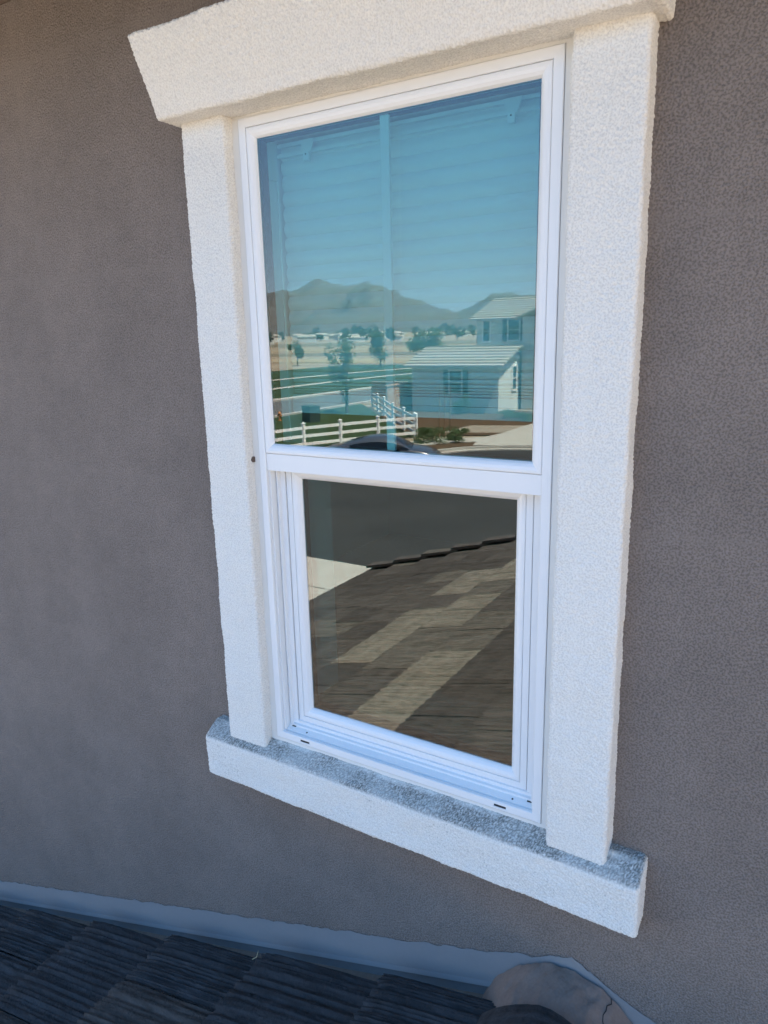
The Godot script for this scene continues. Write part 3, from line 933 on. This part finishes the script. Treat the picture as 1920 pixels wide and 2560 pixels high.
func build_ground() -> void:
	var g := MB.new()
	# valley floor, rising gently towards the hills
	var rows := []
	var zs := [-400.0, 0.0, 120.0, 300.0, 600.0, 1000.0, 1800.0, 3000.0, 5000.0]
	var hs := [0.0, 0.0, 0.0, 1.2, 5.0, 11.0, 24.0, 40.0, 40.0]
	for i in zs.size():
		var row := []
		for j in 13: row.append(Vector3(lerpf(-5000, 3000, j / 12.0), hs[i], zs[i]))
		rows.append(row)
	g.surf(rows, true)
	structure("ground", g, M.ground)
	var curb := [[-22.6, 10.0], [-20.6, 14.0], [-18.0, 18.6], [-15.6, 23.2], [-13.7, 26.7], [-12.7, 28.3], [-11.4, 29.2], [-9.6, 29.8], [-4.0, 30.4], [40.0, 31.5]]
	var st := MB.new()
	st.poly_up(pv([[40.0, 11.7], [-21.75, 11.7]] + curb.slice(1)), 0.004)
	structure("street", st, M.asphalt)
	# far kerb, planting strip, sidewalk and the bank behind it
	var kb := MB.new()
	kb.slab(band(curb, -0.35, 0.16), 0.0, 0.06)
	kb.slab(band(curb, 0.0, 0.165), 0.0, 0.15)
	structure("kerb", kb, M.concrete)
	var pl := MB.new()
	pl.poly_up(band(curb, 0.165, 1.75), 0.11)
	structure("planting_strip", pl, M.dirt)
	var sw := MB.new()
	sw.slab(band(curb, 1.75, 3.2), 0.0, 0.15)
	structure("sidewalk", sw, M.concrete)
	var dr := MB.new()
	dr.slab(pv([[-12.6, 28.9], [-9.6, 30.1], [-3.0, 30.8], [-4.0, 48.0], [-13.0, 47.0], [-13.0, 33.2], [-13.3, 31.2]]), 0.0, 0.165)
	structure("driveway_opposite", dr, M.concrete)
	var bank := MB.new()
	bank.poly_up(pv([[-17.2, 31.6], [-13.3, 33.3], [-13.2, 45.0], [-26.0, 47.0], [-23.5, 39.5]]), 0.05)
	structure("dirt_bank", bank, M.dirt)
	var gv := MB.new()
	gv.poly_up(pv([[-16.4, 33.2], [-13.35, 34.2], [-13.3, 37.6], [-16.2, 36.6]]), 0.058)
	structure("gravel_bed", gv, M.gravel)
	# own side: sidewalk and drive
	var od := MB.new()
	od.slab(pv([[-40.0, 9.9], [40.0, 9.9], [40.0, 11.25], [-40.0, 11.25]]), 0.0, 0.12)
	od.slab(pv([[-13.5, 1.5], [-6.0, 1.5], [-6.0, 9.88], [-13.5, 9.88]]), 0.0, 0.12)
	structure("driveway", od, M.concrete)
	var joints := MB.new()
	for z in [3.4, 5.6, 7.8, 9.89]: joints.poly_up(pv([[-13.5, z - 0.012], [-6.0, z - 0.012], [-6.0, z + 0.012], [-13.5, z + 0.012]]), 0.124)
	structure("driveway_joint", joints, M.asphalt)
	var ok := MB.new()
	ok.slab(pv([[-40.0, 11.252], [40.0, 11.252], [40.0, 11.7], [-40.0, 11.7]]), 0.0, 0.05)
	structure("near_kerb", ok, M.concrete)
	var yard := MB.new()
	yard.poly_up(pv([[-5.98, 0.0], [30, 0.0], [30, 9.88], [-5.98, 9.88]]), 0.03)
	structure("front_yard", yard, M.granite)
	# lawn beyond the white fence, cross street, verge, path, meadow
	var lw := MB.new()
	lw.poly_up(pv([[-30.4, 11.9], [-22.9, 11.9], [-20.4, 22.0], [-20.0, 25.7], [-18.2, 29.4], [-17.1, 31.4], [-23.0, 38.2], [-30.4, 47.0]]), 0.02)
	structure("lawn", lw, M.lawn)
	var cs := MB.new()
	cs.poly_up(pv([[-38.8, -120], [-30.8, -120], [-30.8, 160], [-38.8, 160]]), 0.008)
	structure("cross_street", cs, M.asphalt_old)
	var ck := MB.new()
	ck.slab(pv([[-30.8, -120], [-30.4, -120], [-30.4, 160], [-30.8, 160]]), 0.0, 0.14)
	ck.slab(pv([[-39.9, -120], [-38.8, -120], [-38.8, 160], [-39.9, 160]]), 0.0, 0.14)
	structure("cross_street_kerb", ck, M.concrete)
	var vg := MB.new()
	vg.poly_up(pv([[-76, -120], [-39.9, -120], [-39.9, 160], [-84, 160], [-80, 90]]), 0.02)
	structure("verge", vg, M.lawn)
	var path := MB.new()
	var c := []
	for i in 40:
		var z := -20.0 + i * 4.4
		c.append([-49.0 + sin(z * 0.06) * 1.8, z])
	path.poly_up(band(c, -0.7, 0.7), 0.032)
	c = []
	for i in 40:
		var z := -20.0 + i * 4.4
		c.append([-58.0 + sin(z * 0.045 + 1.0) * 3.5, z])
	path.poly_up(band(c, -0.8, 0.8), 0.034)
	structure("path", path, M.concrete)
	# bands of mown and standing dry grass across the field
	for s in [[128.0, 150.0, 0.05, 0], [176.0, 205.0, 0.30, 1], [236.0, 262.0, 0.85, 0], [330.0, 420.0, 2.1, 1]]:
		var fs := MB.new()
		for k in 24:
			var xa := lerpf(-700, 200, k / 24.0)
			var xb := lerpf(-700, 200, (k + 1) / 24.0)
			var wob := sin(k * 1.7) * 4.0
			var wob2 := sin((k + 1) * 1.7) * 4.0
			var hy := func(z: float) -> float: return remap(clampf(z, 120, 300), 120, 300, 0.0, 1.2) + maxf(0.0, z - 300.0) / 300.0 * 3.8 + 0.08
			fs.quad(Vector3(xa, hy.call(s[0] + wob), s[0] + wob), Vector3(xa, hy.call(s[1] + wob), s[1] + wob), Vector3(xb, hy.call(s[1] + wob2), s[1] + wob2), Vector3(xb, hy.call(s[0] + wob2), s[0] + wob2))
		structure("field_band", fs, M.dry_grass if s[3] == 0 else M.scrub)

func build_hills() -> void:
	var prof := [[-30, 1.6], [-10, 2.2], [5, 2.6], [14, 1.9], [19.6, 2.3], [20.6, 2.68], [21.66, 2.98], [23.04, 2.59], [25.13, 1.97], [25.66, 1.72], [26.54, 1.90], [29.0, 2.68], [30.42, 3.02], [32.17, 3.7], [33.6, 3.5], [35.0, 3.5], [35.5, 3.74], [36.4, 4.16], [37.8, 3.78], [39.73, 3.3], [42, 2.7], [46, 3.0], [52, 3.6], [60, 2.8], [75, 3.2], [95, 2.0]]
	var nz := noise(FastNoiseLite.TYPE_SIMPLEX, 0.0022, 501, 5)
	var rows := []
	for i in 46:
		var f := i / 45.0
		var r := lerpf(1250.0, 4200.0, f)
		var row := []
		for j in 380:
			var az := lerpf(-30.0, 95.0, j / 379.0)
			var k := 0
			while k < prof.size() - 2 and prof[k + 1][0] < az: k += 1
			var u: float = clampf((az - prof[k][0]) / (prof[k + 1][0] - prof[k][0]), 0.0, 1.0)
			u = u * u * (3.0 - 2.0 * u) * 0.5 + u * 0.5
			var el := lerpf(prof[k][1], prof[k + 1][1], u)
			var crest := 2700.0
			var top := tan(deg_to_rad(el)) * crest
			var sh := smoothstep(1250.0, crest, r) if r < crest else 1.0 - smoothstep(crest, 4200.0, r) * 0.8
			var x := 1.0 - sin(deg_to_rad(az)) * r
			var z := cos(deg_to_rad(az)) * r
			var rough := nz.get_noise_2d(x, z) * top * 0.42 * sin(minf(sh, 1.0) * PI * 0.94)
			row.append(Vector3(x, 4.0 + top * pow(sh, 1.15) + rough * 1.3, z))
		rows.append(row)
	var b := MB.new()
	b.surf(rows)
	structure("hills", b, M.hill)

func build_fence() -> void:
	var run := func(pts: Array, label: String):
		var t := thing("rail_fence", label, "fence", Vector3(pts[0][0], 0, pts[0][1]), 0.0, "white three-rail fences across the street")
		var o := Vector3(pts[0][0], 0, pts[0][1])
		for i in pts.size():
			var p := Vector3(pts[i][0], 0, pts[i][1]) - o
			var b := MB.new()
			b.box(p + Vector3(-0.065, 0, -0.065), p + Vector3(0.065, 1.22, 0.065))
			var po := pm("post", b, M.white, t)
			var cap := MB.new()
			cap.box(p + Vector3(-0.08, 1.222, -0.08), p + Vector3(0.08, 1.245, 0.08))
			for k in 4:
				var a := [Vector3(-0.08, 1.2455, 0.08), Vector3(0.08, 1.2455, 0.08), Vector3(0.08, 1.2455, -0.08), Vector3(-0.08, 1.2455, -0.08)]
				cap.tri(p + a[k], p + a[(k + 1) % 4], p + Vector3(0, 1.30, 0))
			pm("cap", cap, M.white, po)
			if i < pts.size() - 1:
				var q := Vector3(pts[i + 1][0], 0, pts[i + 1][1]) - o
				var d := (q - p).normalized()
				for y in [0.26, 0.64, 1.02]:
					var r := MB.new()
					var tr := Transform3D(Basis(d, Vector3.UP, d.cross(Vector3.UP)), p + Vector3(0, y, 0))
					r.xbox(tr, Vector3(0.066, -0.07, -0.02), Vector3((q - p).length() - 0.066, 0.07, 0.02))
					pm("rail", r, M.white, t)
	run.call([[-16.8, 31.16], [-18.0, 29.4], [-18.9, 27.4], [-19.75, 25.6], [-20.3, 23.6], [-20.8, 21.6], [-21.6, 19.6], [-22.4, 17.6]], "white three-rail vinyl fence curving along the lawn, mirrored behind the car")
	run.call([[-17.0, 31.4], [-19.0, 33.75], [-21.2, 36.3], [-24.0, 39.9], [-26.0, 42.3], [-28.0, 44.8]], "white three-rail vinyl fence running back to the tan block wall")

func build_block_wall() -> void:
	var t := thing("block_wall", "tan slump-block garden wall mirrored behind the white fence", "wall")
	var b := MB.new()
	b.box(Vector3(-24.6, 0, 41.0), Vector3(-24.4, 1.85, 49.0))
	b.box(Vector3(-28.0, 0, 44.7), Vector3(-24.602, 1.85, 44.9))
	pm("wall", b, M.block, t)
	var c := MB.new()
	c.box(Vector3(-24.66, 1.852, 40.95), Vector3(-24.34, 1.93, 49.0))
	c.box(Vector3(-28.0, 1.852, 44.64), Vector3(-24.662, 1.93, 44.96))
	pm("cap", c, M.block, t)

func house_window(t: Node, at: Vector3, right: Vector3, w: float, h: float, shutters: float) -> void:
	var out := right.cross(Vector3.UP)
	var tr := Transform3D(Basis(right, Vector3.UP, out), at)
	var f := MB.new()
	for s in [-1, 1]:
		f.xbox(tr, Vector3(s * w * 0.5 - 0.05, -h * 0.5, 0.002), Vector3(s * w * 0.5 + 0.05, h * 0.5, 0.07))
		f.xbox(tr, Vector3(-w * 0.5 - 0.05, s * h * 0.5 - 0.05 + (0.051 * s), 0.002), Vector3(w * 0.5 + 0.05, s * h * 0.5 + 0.05 + 0.051 * s, 0.08))
	f.xbox(tr, Vector3(-w * 0.5 + 0.051, -0.025, 0.012), Vector3(w * 0.5 - 0.051, 0.025, 0.05))
	var o := pm("window", f, M.white, t)
	var g := MB.new()
	g.xbox(tr, Vector3(-w * 0.5 + 0.05, -h * 0.5, 0.002), Vector3(w * 0.5 - 0.05, h * 0.5, 0.012))
	pm("pane", g, M.house_glass, o)
	if shutters > 0.0:
		for s in [-1, 1]:
			var b := MB.new()
			var x0: float = s * (w * 0.5 + 0.06 + shutters * 0.5)
			b.xbox(tr, Vector3(x0 - shutters * 0.5, -h * 0.5 - 0.08, 0.002), Vector3(x0 + shutters * 0.5, h * 0.5 + 0.08, 0.05))
			pm("shutter", b, M.shutter, t)

# gable roof with lapped courses; ridge along x between x0 and x1
func gable_roof(t: Node, x0: float, x1: float, z0: float, z1: float, eave: float, pitch: float, over: float) -> void:
	var zm := (z0 + z1) * 0.5
	var half := (z1 - z0) * 0.5 + over
	var n := int(half / 0.46)
	for s in [-1, 1]:
		for k in n:
			var a := half * k / n
			var c := half * (k + 1) / n + 0.05
			var top := eave + pitch * ((z1 - z0) * 0.5)
			var ya := top - pitch * a + 0.055
			var yc := top - pitch * c + 0.15
			var b := MB.new()
			var p := [Vector3(x0 - over, yc - 0.12, zm + s * c), Vector3(x1 + over, yc - 0.12, zm + s * c), Vector3(x1 + over, ya - 0.05, zm + s * a), Vector3(x0 - over, ya - 0.05, zm + s * a),
				Vector3(x0 - over, yc, zm + s * c), Vector3(x1 + over, yc, zm + s * c), Vector3(x1 + over, ya, zm + s * a), Vector3(x0 - over, ya, zm + s * a)]
			if s < 0: p = [p[1], p[0], p[3], p[2], p[5], p[4], p[7], p[6]]
			b.hexa(p)
			pm("roof_course", b, M.house_roof, t)
	var r := MB.new()
	r.box(Vector3(x0 - over, eave + pitch * (z1 - z0) * 0.5 + 0.02, zm - 0.12), Vector3(x1 + over, eave + pitch * (z1 - z0) * 0.5 + 0.14, zm + 0.12))
	pm("ridge_cap", r, M.house_roof, t)

func gable_box(b: MB, x0: float, x1: float, z0: float, z1: float, eave: float, pitch: float) -> void:
	b.box(Vector3(x0, 0, z0), Vector3(x1, eave, z1))
	var zm := (z0 + z1) * 0.5
	var top := eave + pitch * (z1 - z0) * 0.5 - 0.02
	b.tri(Vector3(x1, eave, z1), Vector3(x1, eave, z0), Vector3(x1, top, zm))
	b.tri(Vector3(x0, eave, z0), Vector3(x0, eave, z1), Vector3(x0, top, zm))

func build_house_opposite() -> void:
	var t := thing("opposite_house", "white stucco house with pale tiled gables and dark shutters, mirrored across the street", "house")
	var b := MB.new()
	gable_box(b, -23.6, -17.2, 43.0, 48.9, 3.2, 0.36)
	pm("wing_wall", b, M.house, t)
	gable_roof(t, -23.6, -17.2, 43.0, 48.9, 3.2, 0.36, 0.42)
	var c := MB.new()
	c.box(Vector3(-21.4, 0, 48.902), Vector3(-9.0, 6.25, 58.0))
	pm("main_wall", c, M.house, t)
	var e := MB.new()
	gable_box(e, -21.4, -9.0, 48.9, 58.0, 6.251, 0.34)
	pm("gable_wall", e, M.house, t)
	gable_roof(t, -21.4, -9.0, 48.9, 58.0, 6.252, 0.34, 0.45)
	var f := MB.new()
	f.box(Vector3(-17.0, 0, 46.6), Vector3(-9.0, 6.2, 48.9))
	pm("front_bay", f, M.house, t)
	var g := MB.new()
	for s in [-1, 1]:
		var xm := -13.0
		var p := [Vector3(xm + s * 4.5, 6.0, 53.0), Vector3(xm + s * 4.5, 6.0, 46.1), Vector3(xm, 7.75, 46.1), Vector3(xm, 7.75, 53.0)]
		var q := []
		for k in p: q.append(k + Vector3(0, 0.12, 0))
		if s > 0: g.hexa([p[1], p[0], p[3], p[2], q[1], q[0], q[3], q[2]])
		else: g.hexa([p[0], p[1], p[2], p[3], q[0], q[1], q[2], q[3]])
	g.tri(Vector3(-17.0, 6.2, 46.59), Vector3(-13.0, 7.72, 46.59), Vector3(-9.0, 6.2, 46.59))
	pm("bay_roof", g, M.house_roof, t)
	var back := Vector3(-1, 0, 0)
	house_window(t, Vector3(-20.25, 2.06, 43.0), back, 0.95, 1.45, 0.36)
	house_window(t, Vector3(-20.6, 5.35, 48.9), back, 0.6, 1.4, 0.0)
	house_window(t, Vector3(-18.5, 5.40, 48.9), back, 0.9, 1.4, 0.34)
	house_window(t, Vector3(-17.2, 2.2, 45.7), Vector3(0, 0, -1), 0.75, 1.5, 0.0)
	house_window(t, Vector3(-13.0, 4.9, 46.6), back, 1.6, 1.3, 0.0)
	var d := MB.new()
	d.box(Vector3(-15.8, 0.165, 46.52), Vector3(-10.6, 2.4, 46.598))
	pm("garage_door", d, M.white, t)

func build_car() -> void:
	# centre, heading: front towards +local x
	var t := thing("parked_car", "dark grey low coupe parked at the far kerb, mirrored at the pane's foot", "car", Vector3(-13.45, 0.0, 22.35), -0.42)
	# stations along the length: x, sill, belt, roof, half width at belt, half width at roof
	var S := [[-2.28, 0.42, 0.74, 0.74, 0.62, 0.60], [-2.15, 0.30, 0.93, 0.95, 0.80, 0.70], [-1.75, 0.26, 0.98, 1.02, 0.90, 0.72], [-1.15, 0.24, 0.97, 1.24, 0.93, 0.64], [-0.55, 0.24, 0.95, 1.38, 0.93, 0.62], [0.0, 0.24, 0.93, 1.42, 0.92, 0.62], [0.45, 0.24, 0.92, 1.36, 0.92, 0.62], [0.85, 0.24, 0.92, 1.18, 0.92, 0.66], [1.2, 0.25, 0.91, 0.98, 0.91, 0.74], [1.7, 0.27, 0.84, 0.90, 0.89, 0.66], [2.1, 0.30, 0.70, 0.76, 0.80, 0.55], [2.3, 0.38, 0.56, 0.58, 0.60, 0.40]]
	var rows := []
	for s in S:
		var row := []
		for k in 17:
			var a := float(k) / 16.0
			var q := a * 2.0 - 1.0
			var side := signf(q)
			var u := absf(q)
			var p := Vector2.ZERO
			if u > 0.7: p = Vector2(lerpf(s[4], s[4] * 0.95, (u - 0.7) / 0.3), lerpf(s[2] * 0.8, s[1], (u - 0.7) / 0.3))
			elif u > 0.52: p = Vector2(lerpf(s[4] * 0.96, s[4], (u - 0.52) / 0.18), lerpf(s[2], s[2] * 0.8, (u - 0.52) / 0.18))
			elif u > 0.3: p = Vector2(lerpf(s[5], s[4] * 0.96, (u - 0.3) / 0.22), lerpf(s[3] * 0.975, s[2], (u - 0.3) / 0.22))
			else: p = Vector2(s[5] * u / 0.3, s[3] - s[3] * 0.025 * pow(u / 0.3, 2.0))
			row.append(Vector3(s[0], p.y, -side * p.x))
		rows.append(row)
	# finer along the length
	var fine := []
	for i in S.size() - 1:
		for k in 4:
			var row := []
			for j in 17:
				var p0: Vector3 = rows[maxi(i - 1, 0)][j]
				var p3: Vector3 = rows[mini(i + 2, S.size() - 1)][j]
				var a: Vector3 = rows[i][j]
				row.append(a.cubic_interpolate(rows[i + 1][j], p0, p3, k / 4.0))
			fine.append(row)
	fine.append(rows[S.size() - 1])
	var b := MB.new()
	b.surf(fine, true)
	pm("body", b, M.car, t)
	# glass: side, windscreen and rear patches laid 4 mm proud of the body
	var patch := func(i0: int, i1: int, j0: int, j1: int, called: String):
		var pr := []
		for i in range(i0, i1 + 1):
			var row := []
			for j in range(j0, j1 + 1):
				var p: Vector3 = fine[i][j]
				var out := Vector3(0, p.y - 0.6, p.z).normalized()
				row.append(p + out * 0.006)
			pr.append(row)
		var m := MB.new()
		m.surf(pr, true)
		pm(called, m, M.car_glass, t)
	patch.call(12, 31, 4, 5, "side_window")
	patch.call(12, 31, 11, 12, "side_window")
	patch.call(25, 32, 6, 10, "windscreen")
	patch.call(8, 15, 6, 10, "rear_window")
	for x in [-1.42, 1.45]:
		for s in [-1, 1]:
			var w := MB.new()
			w.tube([Vector3(x, 0.33, s * 0.70), Vector3(x, 0.33, s * 0.72), Vector3(x, 0.33, s * 0.935), Vector3(x, 0.33, s * 0.95)], [0.31, 0.335, 0.335, 0.31], 28)
			var wo := pm("wheel", w, M.rubber, t)
			var r := MB.new()
			r.tube([Vector3(x, 0.33, s * 0.951), Vector3(x, 0.33, s * 0.962)], [0.22, 0.19], 20)
			pm("rim", r, M.metal, wo)
			var arch := MB.new()
			arch.tube([Vector3(x, 0.36, s * 0.60), Vector3(x, 0.36, s * 0.925)], [0.40, 0.40], 28)
			pm("wheel_arch", arch, M.seal, t)
	for s in [-1, 1]:
		var mi := MB.new()
		mi.box(Vector3(0.62, 0.98, s * 0.98 - 0.09), Vector3(0.80, 1.10, s * 0.98 + 0.09))
		pm("mirror", mi, M.seal, t)

func leaf_cloud(b: MB, mid: Vector3, rad: Vector3, count: int, leaf: float, seed_: int) -> void:
	var r := RandomNumberGenerator.new()
	r.seed = seed_
	var lumps := []
	for k in 9:
		lumps.append([Vector3(r.randf_range(-0.65, 0.65), r.randf_range(-0.6, 0.7), r.randf_range(-0.65, 0.65)), r.randf_range(0.28, 0.5)])
	for k in count:
		var l: Array = lumps[r.randi() % lumps.size()]
		var d: Vector3 = Vector3(r.randfn(), r.randfn(), r.randfn()).normalized() * pow(r.randf(), 0.45) * l[1]
		var p: Vector3 = mid + (l[0] + d) * rad
		var x := Vector3(r.randfn(), r.randfn(), r.randfn()).normalized() * leaf
		var y := x.cross(Vector3(r.randfn(), r.randfn(), r.randfn())).normalized() * leaf * 0.6
		b.tri(p - x, p + y, p + x)

func tree(called: String, label: String, at: Vector3, h: float, wide: float, leaves: int, leaf: float, seed_: int, group := "") -> void:
	var t := thing(called, label, "tree", at, 0.0, group)
	var tr := MB.new()
	tr.tube([Vector3.ZERO, Vector3(0.03 * h * 0.2, h * 0.3, 0), Vector3(0.0, h * 0.62, 0.02 * h), Vector3(0.02 * h, h * 0.9, 0)], [h * 0.02 + 0.03, h * 0.016 + 0.02, h * 0.01 + 0.01, 0.01], 7)
	var r := RandomNumberGenerator.new()
	r.seed = seed_ + 9
	for k in 5:
		var a := r.randf() * TAU
		var y := h * r.randf_range(0.35, 0.6)
		tr.tube([Vector3(0, y, 0), Vector3(cos(a) * wide * 0.3, y + h * 0.12, sin(a) * wide * 0.3), Vector3(cos(a) * wide * 0.42, y + h * 0.27, sin(a) * wide * 0.42)], [h * 0.009 + 0.01, h * 0.006 + 0.005, 0.006], 5)
	pm("trunk", tr, M.bark, t)
	var c := MB.new()
	leaf_cloud(c, Vector3(0, h * 0.56, 0), Vector3(wide * 0.55, h * 0.45, wide * 0.55), leaves, leaf, seed_)
	pm("crown", c, M.leaf, t)

func build_planting() -> void:
	tree("young_tree", "young leafy street tree on the lawn, mirrored left of the muntin", Vector3(-27.6, 0, 40.8), 5.0, 2.2, 1000, 0.15, 601)
	tree("young_tree", "slim dark tree beyond the cross street, mirrored just left of the muntin", Vector3(-66, 0, 108), 6.5, 3.8, 1500, 0.26, 602)
	tree("young_tree", "small tree at the edge of the field, mirrored far left", Vector3(-92, 0, 118), 5.5, 3.2, 1200, 0.26, 603)
	tree("young_tree", "broad tree mirrored right of the muntin behind the house roof", Vector3(-62, 0, 118), 7.0, 7.0, 2200, 0.3, 604)
	tree("young_tree", "low spreading tree on the verge near the path", Vector3(-55, 0, 62), 3.6, 3.0, 1500, 0.18, 605)
	# shrubs
	for s in [["green rounded shrub against the opposite house wall", Vector3(-19.5, 0.05, 42.2), 1.25, 1.1, 1500, 611], ["low leafy shrub in the planting strip by the kerb", Vector3(-14.9, 0.11, 29.3), 0.75, 1.7, 1400, 612], ["second low shrub in the planting strip by the tree stakes", Vector3(-14.0, 0.11, 30.0), 0.6, 1.2, 900, 613], ["dark shrub row end beside the opposite drive", Vector3(-15.3, 0.05, 40.8), 0.5, 2.2, 900, 614], ["brown dry shrub on the dirt bank", Vector3(-14.4, 0.05, 40.2), 0.45, 1.6, 700, 615]]:
		var t := thing("shrub", s[0], "shrub", s[1], 0.0, "shrubs across the street")
		var b := MB.new()
		leaf_cloud(b, Vector3(0, s[2] * 0.5, 0), Vector3(s[3] * 0.6, s[2] * 0.62, s[3] * 0.6), s[4], 0.07, s[5])
		pm("foliage", b, M.leaf, t)
		var st := MB.new()
		st.tube([Vector3.ZERO, Vector3(0.02, s[2] * 0.5, 0)], [0.025, 0.012], 6)
		pm("stem", st, M.bark, t)
	# staked young tree: three lodge poles
	var k := 0
	for p in [Vector3(-15.65, 0.11, 31.5), Vector3(-15.1, 0.11, 31.0), Vector3(-14.4, 0.11, 30.2)]:
		var b := MB.new()
		b.tube([p - p, Vector3(0.02, 2.6, 0.0)], [0.032, 0.026], 8)
		var o := pm("tree_stake", b, M.stake, self)
		o.position = p
		tag(o, ["leftmost of the three tree stakes in the planting strip", "middle one of the three tree stakes in the planting strip", "rightmost of the three tree stakes in the planting strip"][k], "stake", "tree stakes by the kerb")
		k += 1

func build_street_things() -> void:
	var h := thing("fire_hydrant", "orange fire hydrant by the cross street kerb, mirrored at the far left", "hydrant", Vector3(-28.9, 0.02, 35.0))
	h.scale = Vector3.ONE * 0.75
	var b := MB.new()
	b.tube([Vector3(0, 0, 0), Vector3(0, 0.06, 0), Vector3(0, 0.07, 0), Vector3(0, 0.55, 0), Vector3(0, 0.57, 0), Vector3(0, 0.62, 0), Vector3(0, 0.74, 0), Vector3(0, 0.80, 0)], [0.16, 0.16, 0.11, 0.11, 0.15, 0.15, 0.09, 0.03], 14)
	pm("barrel", b, M.orange, h)
	for s in [Vector3(1, 0, 0), Vector3(-1, 0, 0), Vector3(0, 0, 1)]:
		var o := MB.new()
		o.tube([Vector3(0, 0.45, 0) + s * 0.1, Vector3(0, 0.45, 0) + s * 0.2], [0.07, 0.07], 10)
		pm("outlet", o, M.orange, h)
	var c := thing("utility_cabinet", "dark green utility cabinet on the lawn by the cross street", "cabinet", Vector3(-26.6, 0.02, 35.3), 0.5)
	var cb := MB.new()
	cb.box(Vector3(-0.6, 0, -0.35), Vector3(0.6, 0.95, 0.35))
	pm("body", cb, M.green_box, c)
	var ct := MB.new()
	ct.box(Vector3(-0.63, 0.952, -0.38), Vector3(0.63, 1.0, 0.38))
	pm("lid", ct, M.green_box, c)
	var cd := MB.new()
	cd.box(Vector3(-0.02, 0.1, -0.362), Vector3(0.02, 0.9, -0.352))
	pm("door_edge", cd, M.seal, c)
	# settlement at the foot of the hills: small houses and trees one can tell apart
	var r := RandomNumberGenerator.new()
	r.seed = 71
	for k in 34:
		var az := deg_to_rad(r.randf_range(18.0, 44.0))
		var d := r.randf_range(520.0, 900.0)
		var at := Vector3(-sin(az) * d, (d - 300.0) * 0.0125, cos(az) * d)
		var t := thing("far_house", "small pale house in the settlement at the foot of the hills", "house", at, r.randf() * TAU, "houses of the far settlement")
		var w := r.randf_range(8.0, 16.0)
		var hh := r.randf_range(3.0, 5.0)
		var bb := MB.new()
		bb.box(Vector3(-w * 0.5, 0, -4), Vector3(w * 0.5, hh, 4))
		pm("wall", bb, M.house, t)
		var rf := MB.new()
		rf.hexa([Vector3(-w * 0.5 - 0.5, hh + 0.02, 4.5), Vector3(w * 0.5 + 0.5, hh + 0.02, 4.5), Vector3(w * 0.5 + 0.5, hh + 0.02, -4.5), Vector3(-w * 0.5 - 0.5, hh + 0.02, -4.5), Vector3(-w * 0.5, hh + 1.7, 0.3), Vector3(w * 0.5, hh + 1.7, 0.3), Vector3(w * 0.5, hh + 1.7, -0.3), Vector3(-w * 0.5, hh + 1.7, -0.3)])
		pm("roof", rf, M.house_roof, t)
	for k in 46:
		var az := deg_to_rad(r.randf_range(17.0, 45.0))
		var d := r.randf_range(480.0, 940.0)
		var at := Vector3(-sin(az) * d, (d - 300.0) * 0.0125, cos(az) * d)
		var t := thing("far_tree", "dark tree among the houses of the far settlement", "tree", at, 0.0, "trees of the far settlement")
		var hh := r.randf_range(6.0, 14.0)
		var tb := MB.new()
		tb.tube([Vector3.ZERO, Vector3(0, hh * 0.6, 0)], [0.4, 0.2], 5)
		pm("trunk", tb, M.bark, t)
		var cr := MB.new()
		leaf_cloud(cr, Vector3(0, hh * 0.6, 0), Vector3(hh * r.randf_range(0.3, 0.6), hh * 0.5, hh * 0.45), 260, 1.1, 900 + k)
		pm("crown", cr, M.leaf_far, t)

func _ready() -> void:
	rng.seed = 20240
	# camera
	var cam := Camera3D.new()
	cam.name = "camera"
	cam.transform = Transform3D(Basis(Vector3(0.854989, -0.023431, -0.518117), Vector3(-0.102085, 0.971834, -0.212409), Vector3(0.508501, 0.234499, 0.828515)).orthonormalized(), Vector3(0.955069, 5.0, 1.084072))
	cam.fov = 70.94
	cam.near = 0.05
	cam.far = 9000.0
	add_child(cam)
	# sky
	var env := Environment.new()
	var sky := Sky.new()
	var sm := ProceduralSkyMaterial.new()
	sm.sky_top_color = Color(0.29, 0.475, 0.675)
	sm.sky_horizon_color = Color(0.70, 0.77, 0.80)
	sm.sky_curve = 0.10
	sm.ground_bottom_color = Color(0.35, 0.31, 0.26)
	sm.ground_horizon_color = Color(0.60, 0.62, 0.62)
	sm.sun_angle_max = 20.0
	sm.energy_multiplier = 0.66
	sky.sky_material = sm
	env.background_mode = Environment.BG_SKY
	env.sky = sky
	env.tonemap_mode = Environment.TONE_MAPPER_LINEAR
	env.tonemap_exposure = 6.0
	env.sdfgi_enabled = true
	env.ssao_enabled = true
	env.ssil_enabled = true
	env.fog_enabled = true
	env.fog_density = 0.00006
	env.fog_light_color = Color(0.75, 0.82, 0.90)
	var we := WorldEnvironment.new()
	we.name = "world_environment"
	we.environment = env
	add_child(we)
	# sun: high, behind the house and to its right
	var sun := DirectionalLight3D.new()
	sun.name = "sun"
	sun.light_energy = 1.5
	sun.light_color = Color(1.0, 0.955, 0.89)
	sun.light_angular_distance = 0.5
	sun.shadow_enabled = true
	add_child(sun)
	sun.look_at_from_position(Vector3(0.40, 0.91, -0.055) * 50.0, Vector3.ZERO, Vector3.UP)

	make_materials()
	build_ground()
	build_hills()
	build_house()
	build_surround()
	build_window()
	build_blind()
	build_tile_roof()
	build_house_opposite()
	build_block_wall()
	build_fence()
	build_car()
	build_planting()
	build_street_things()
	build_litter()
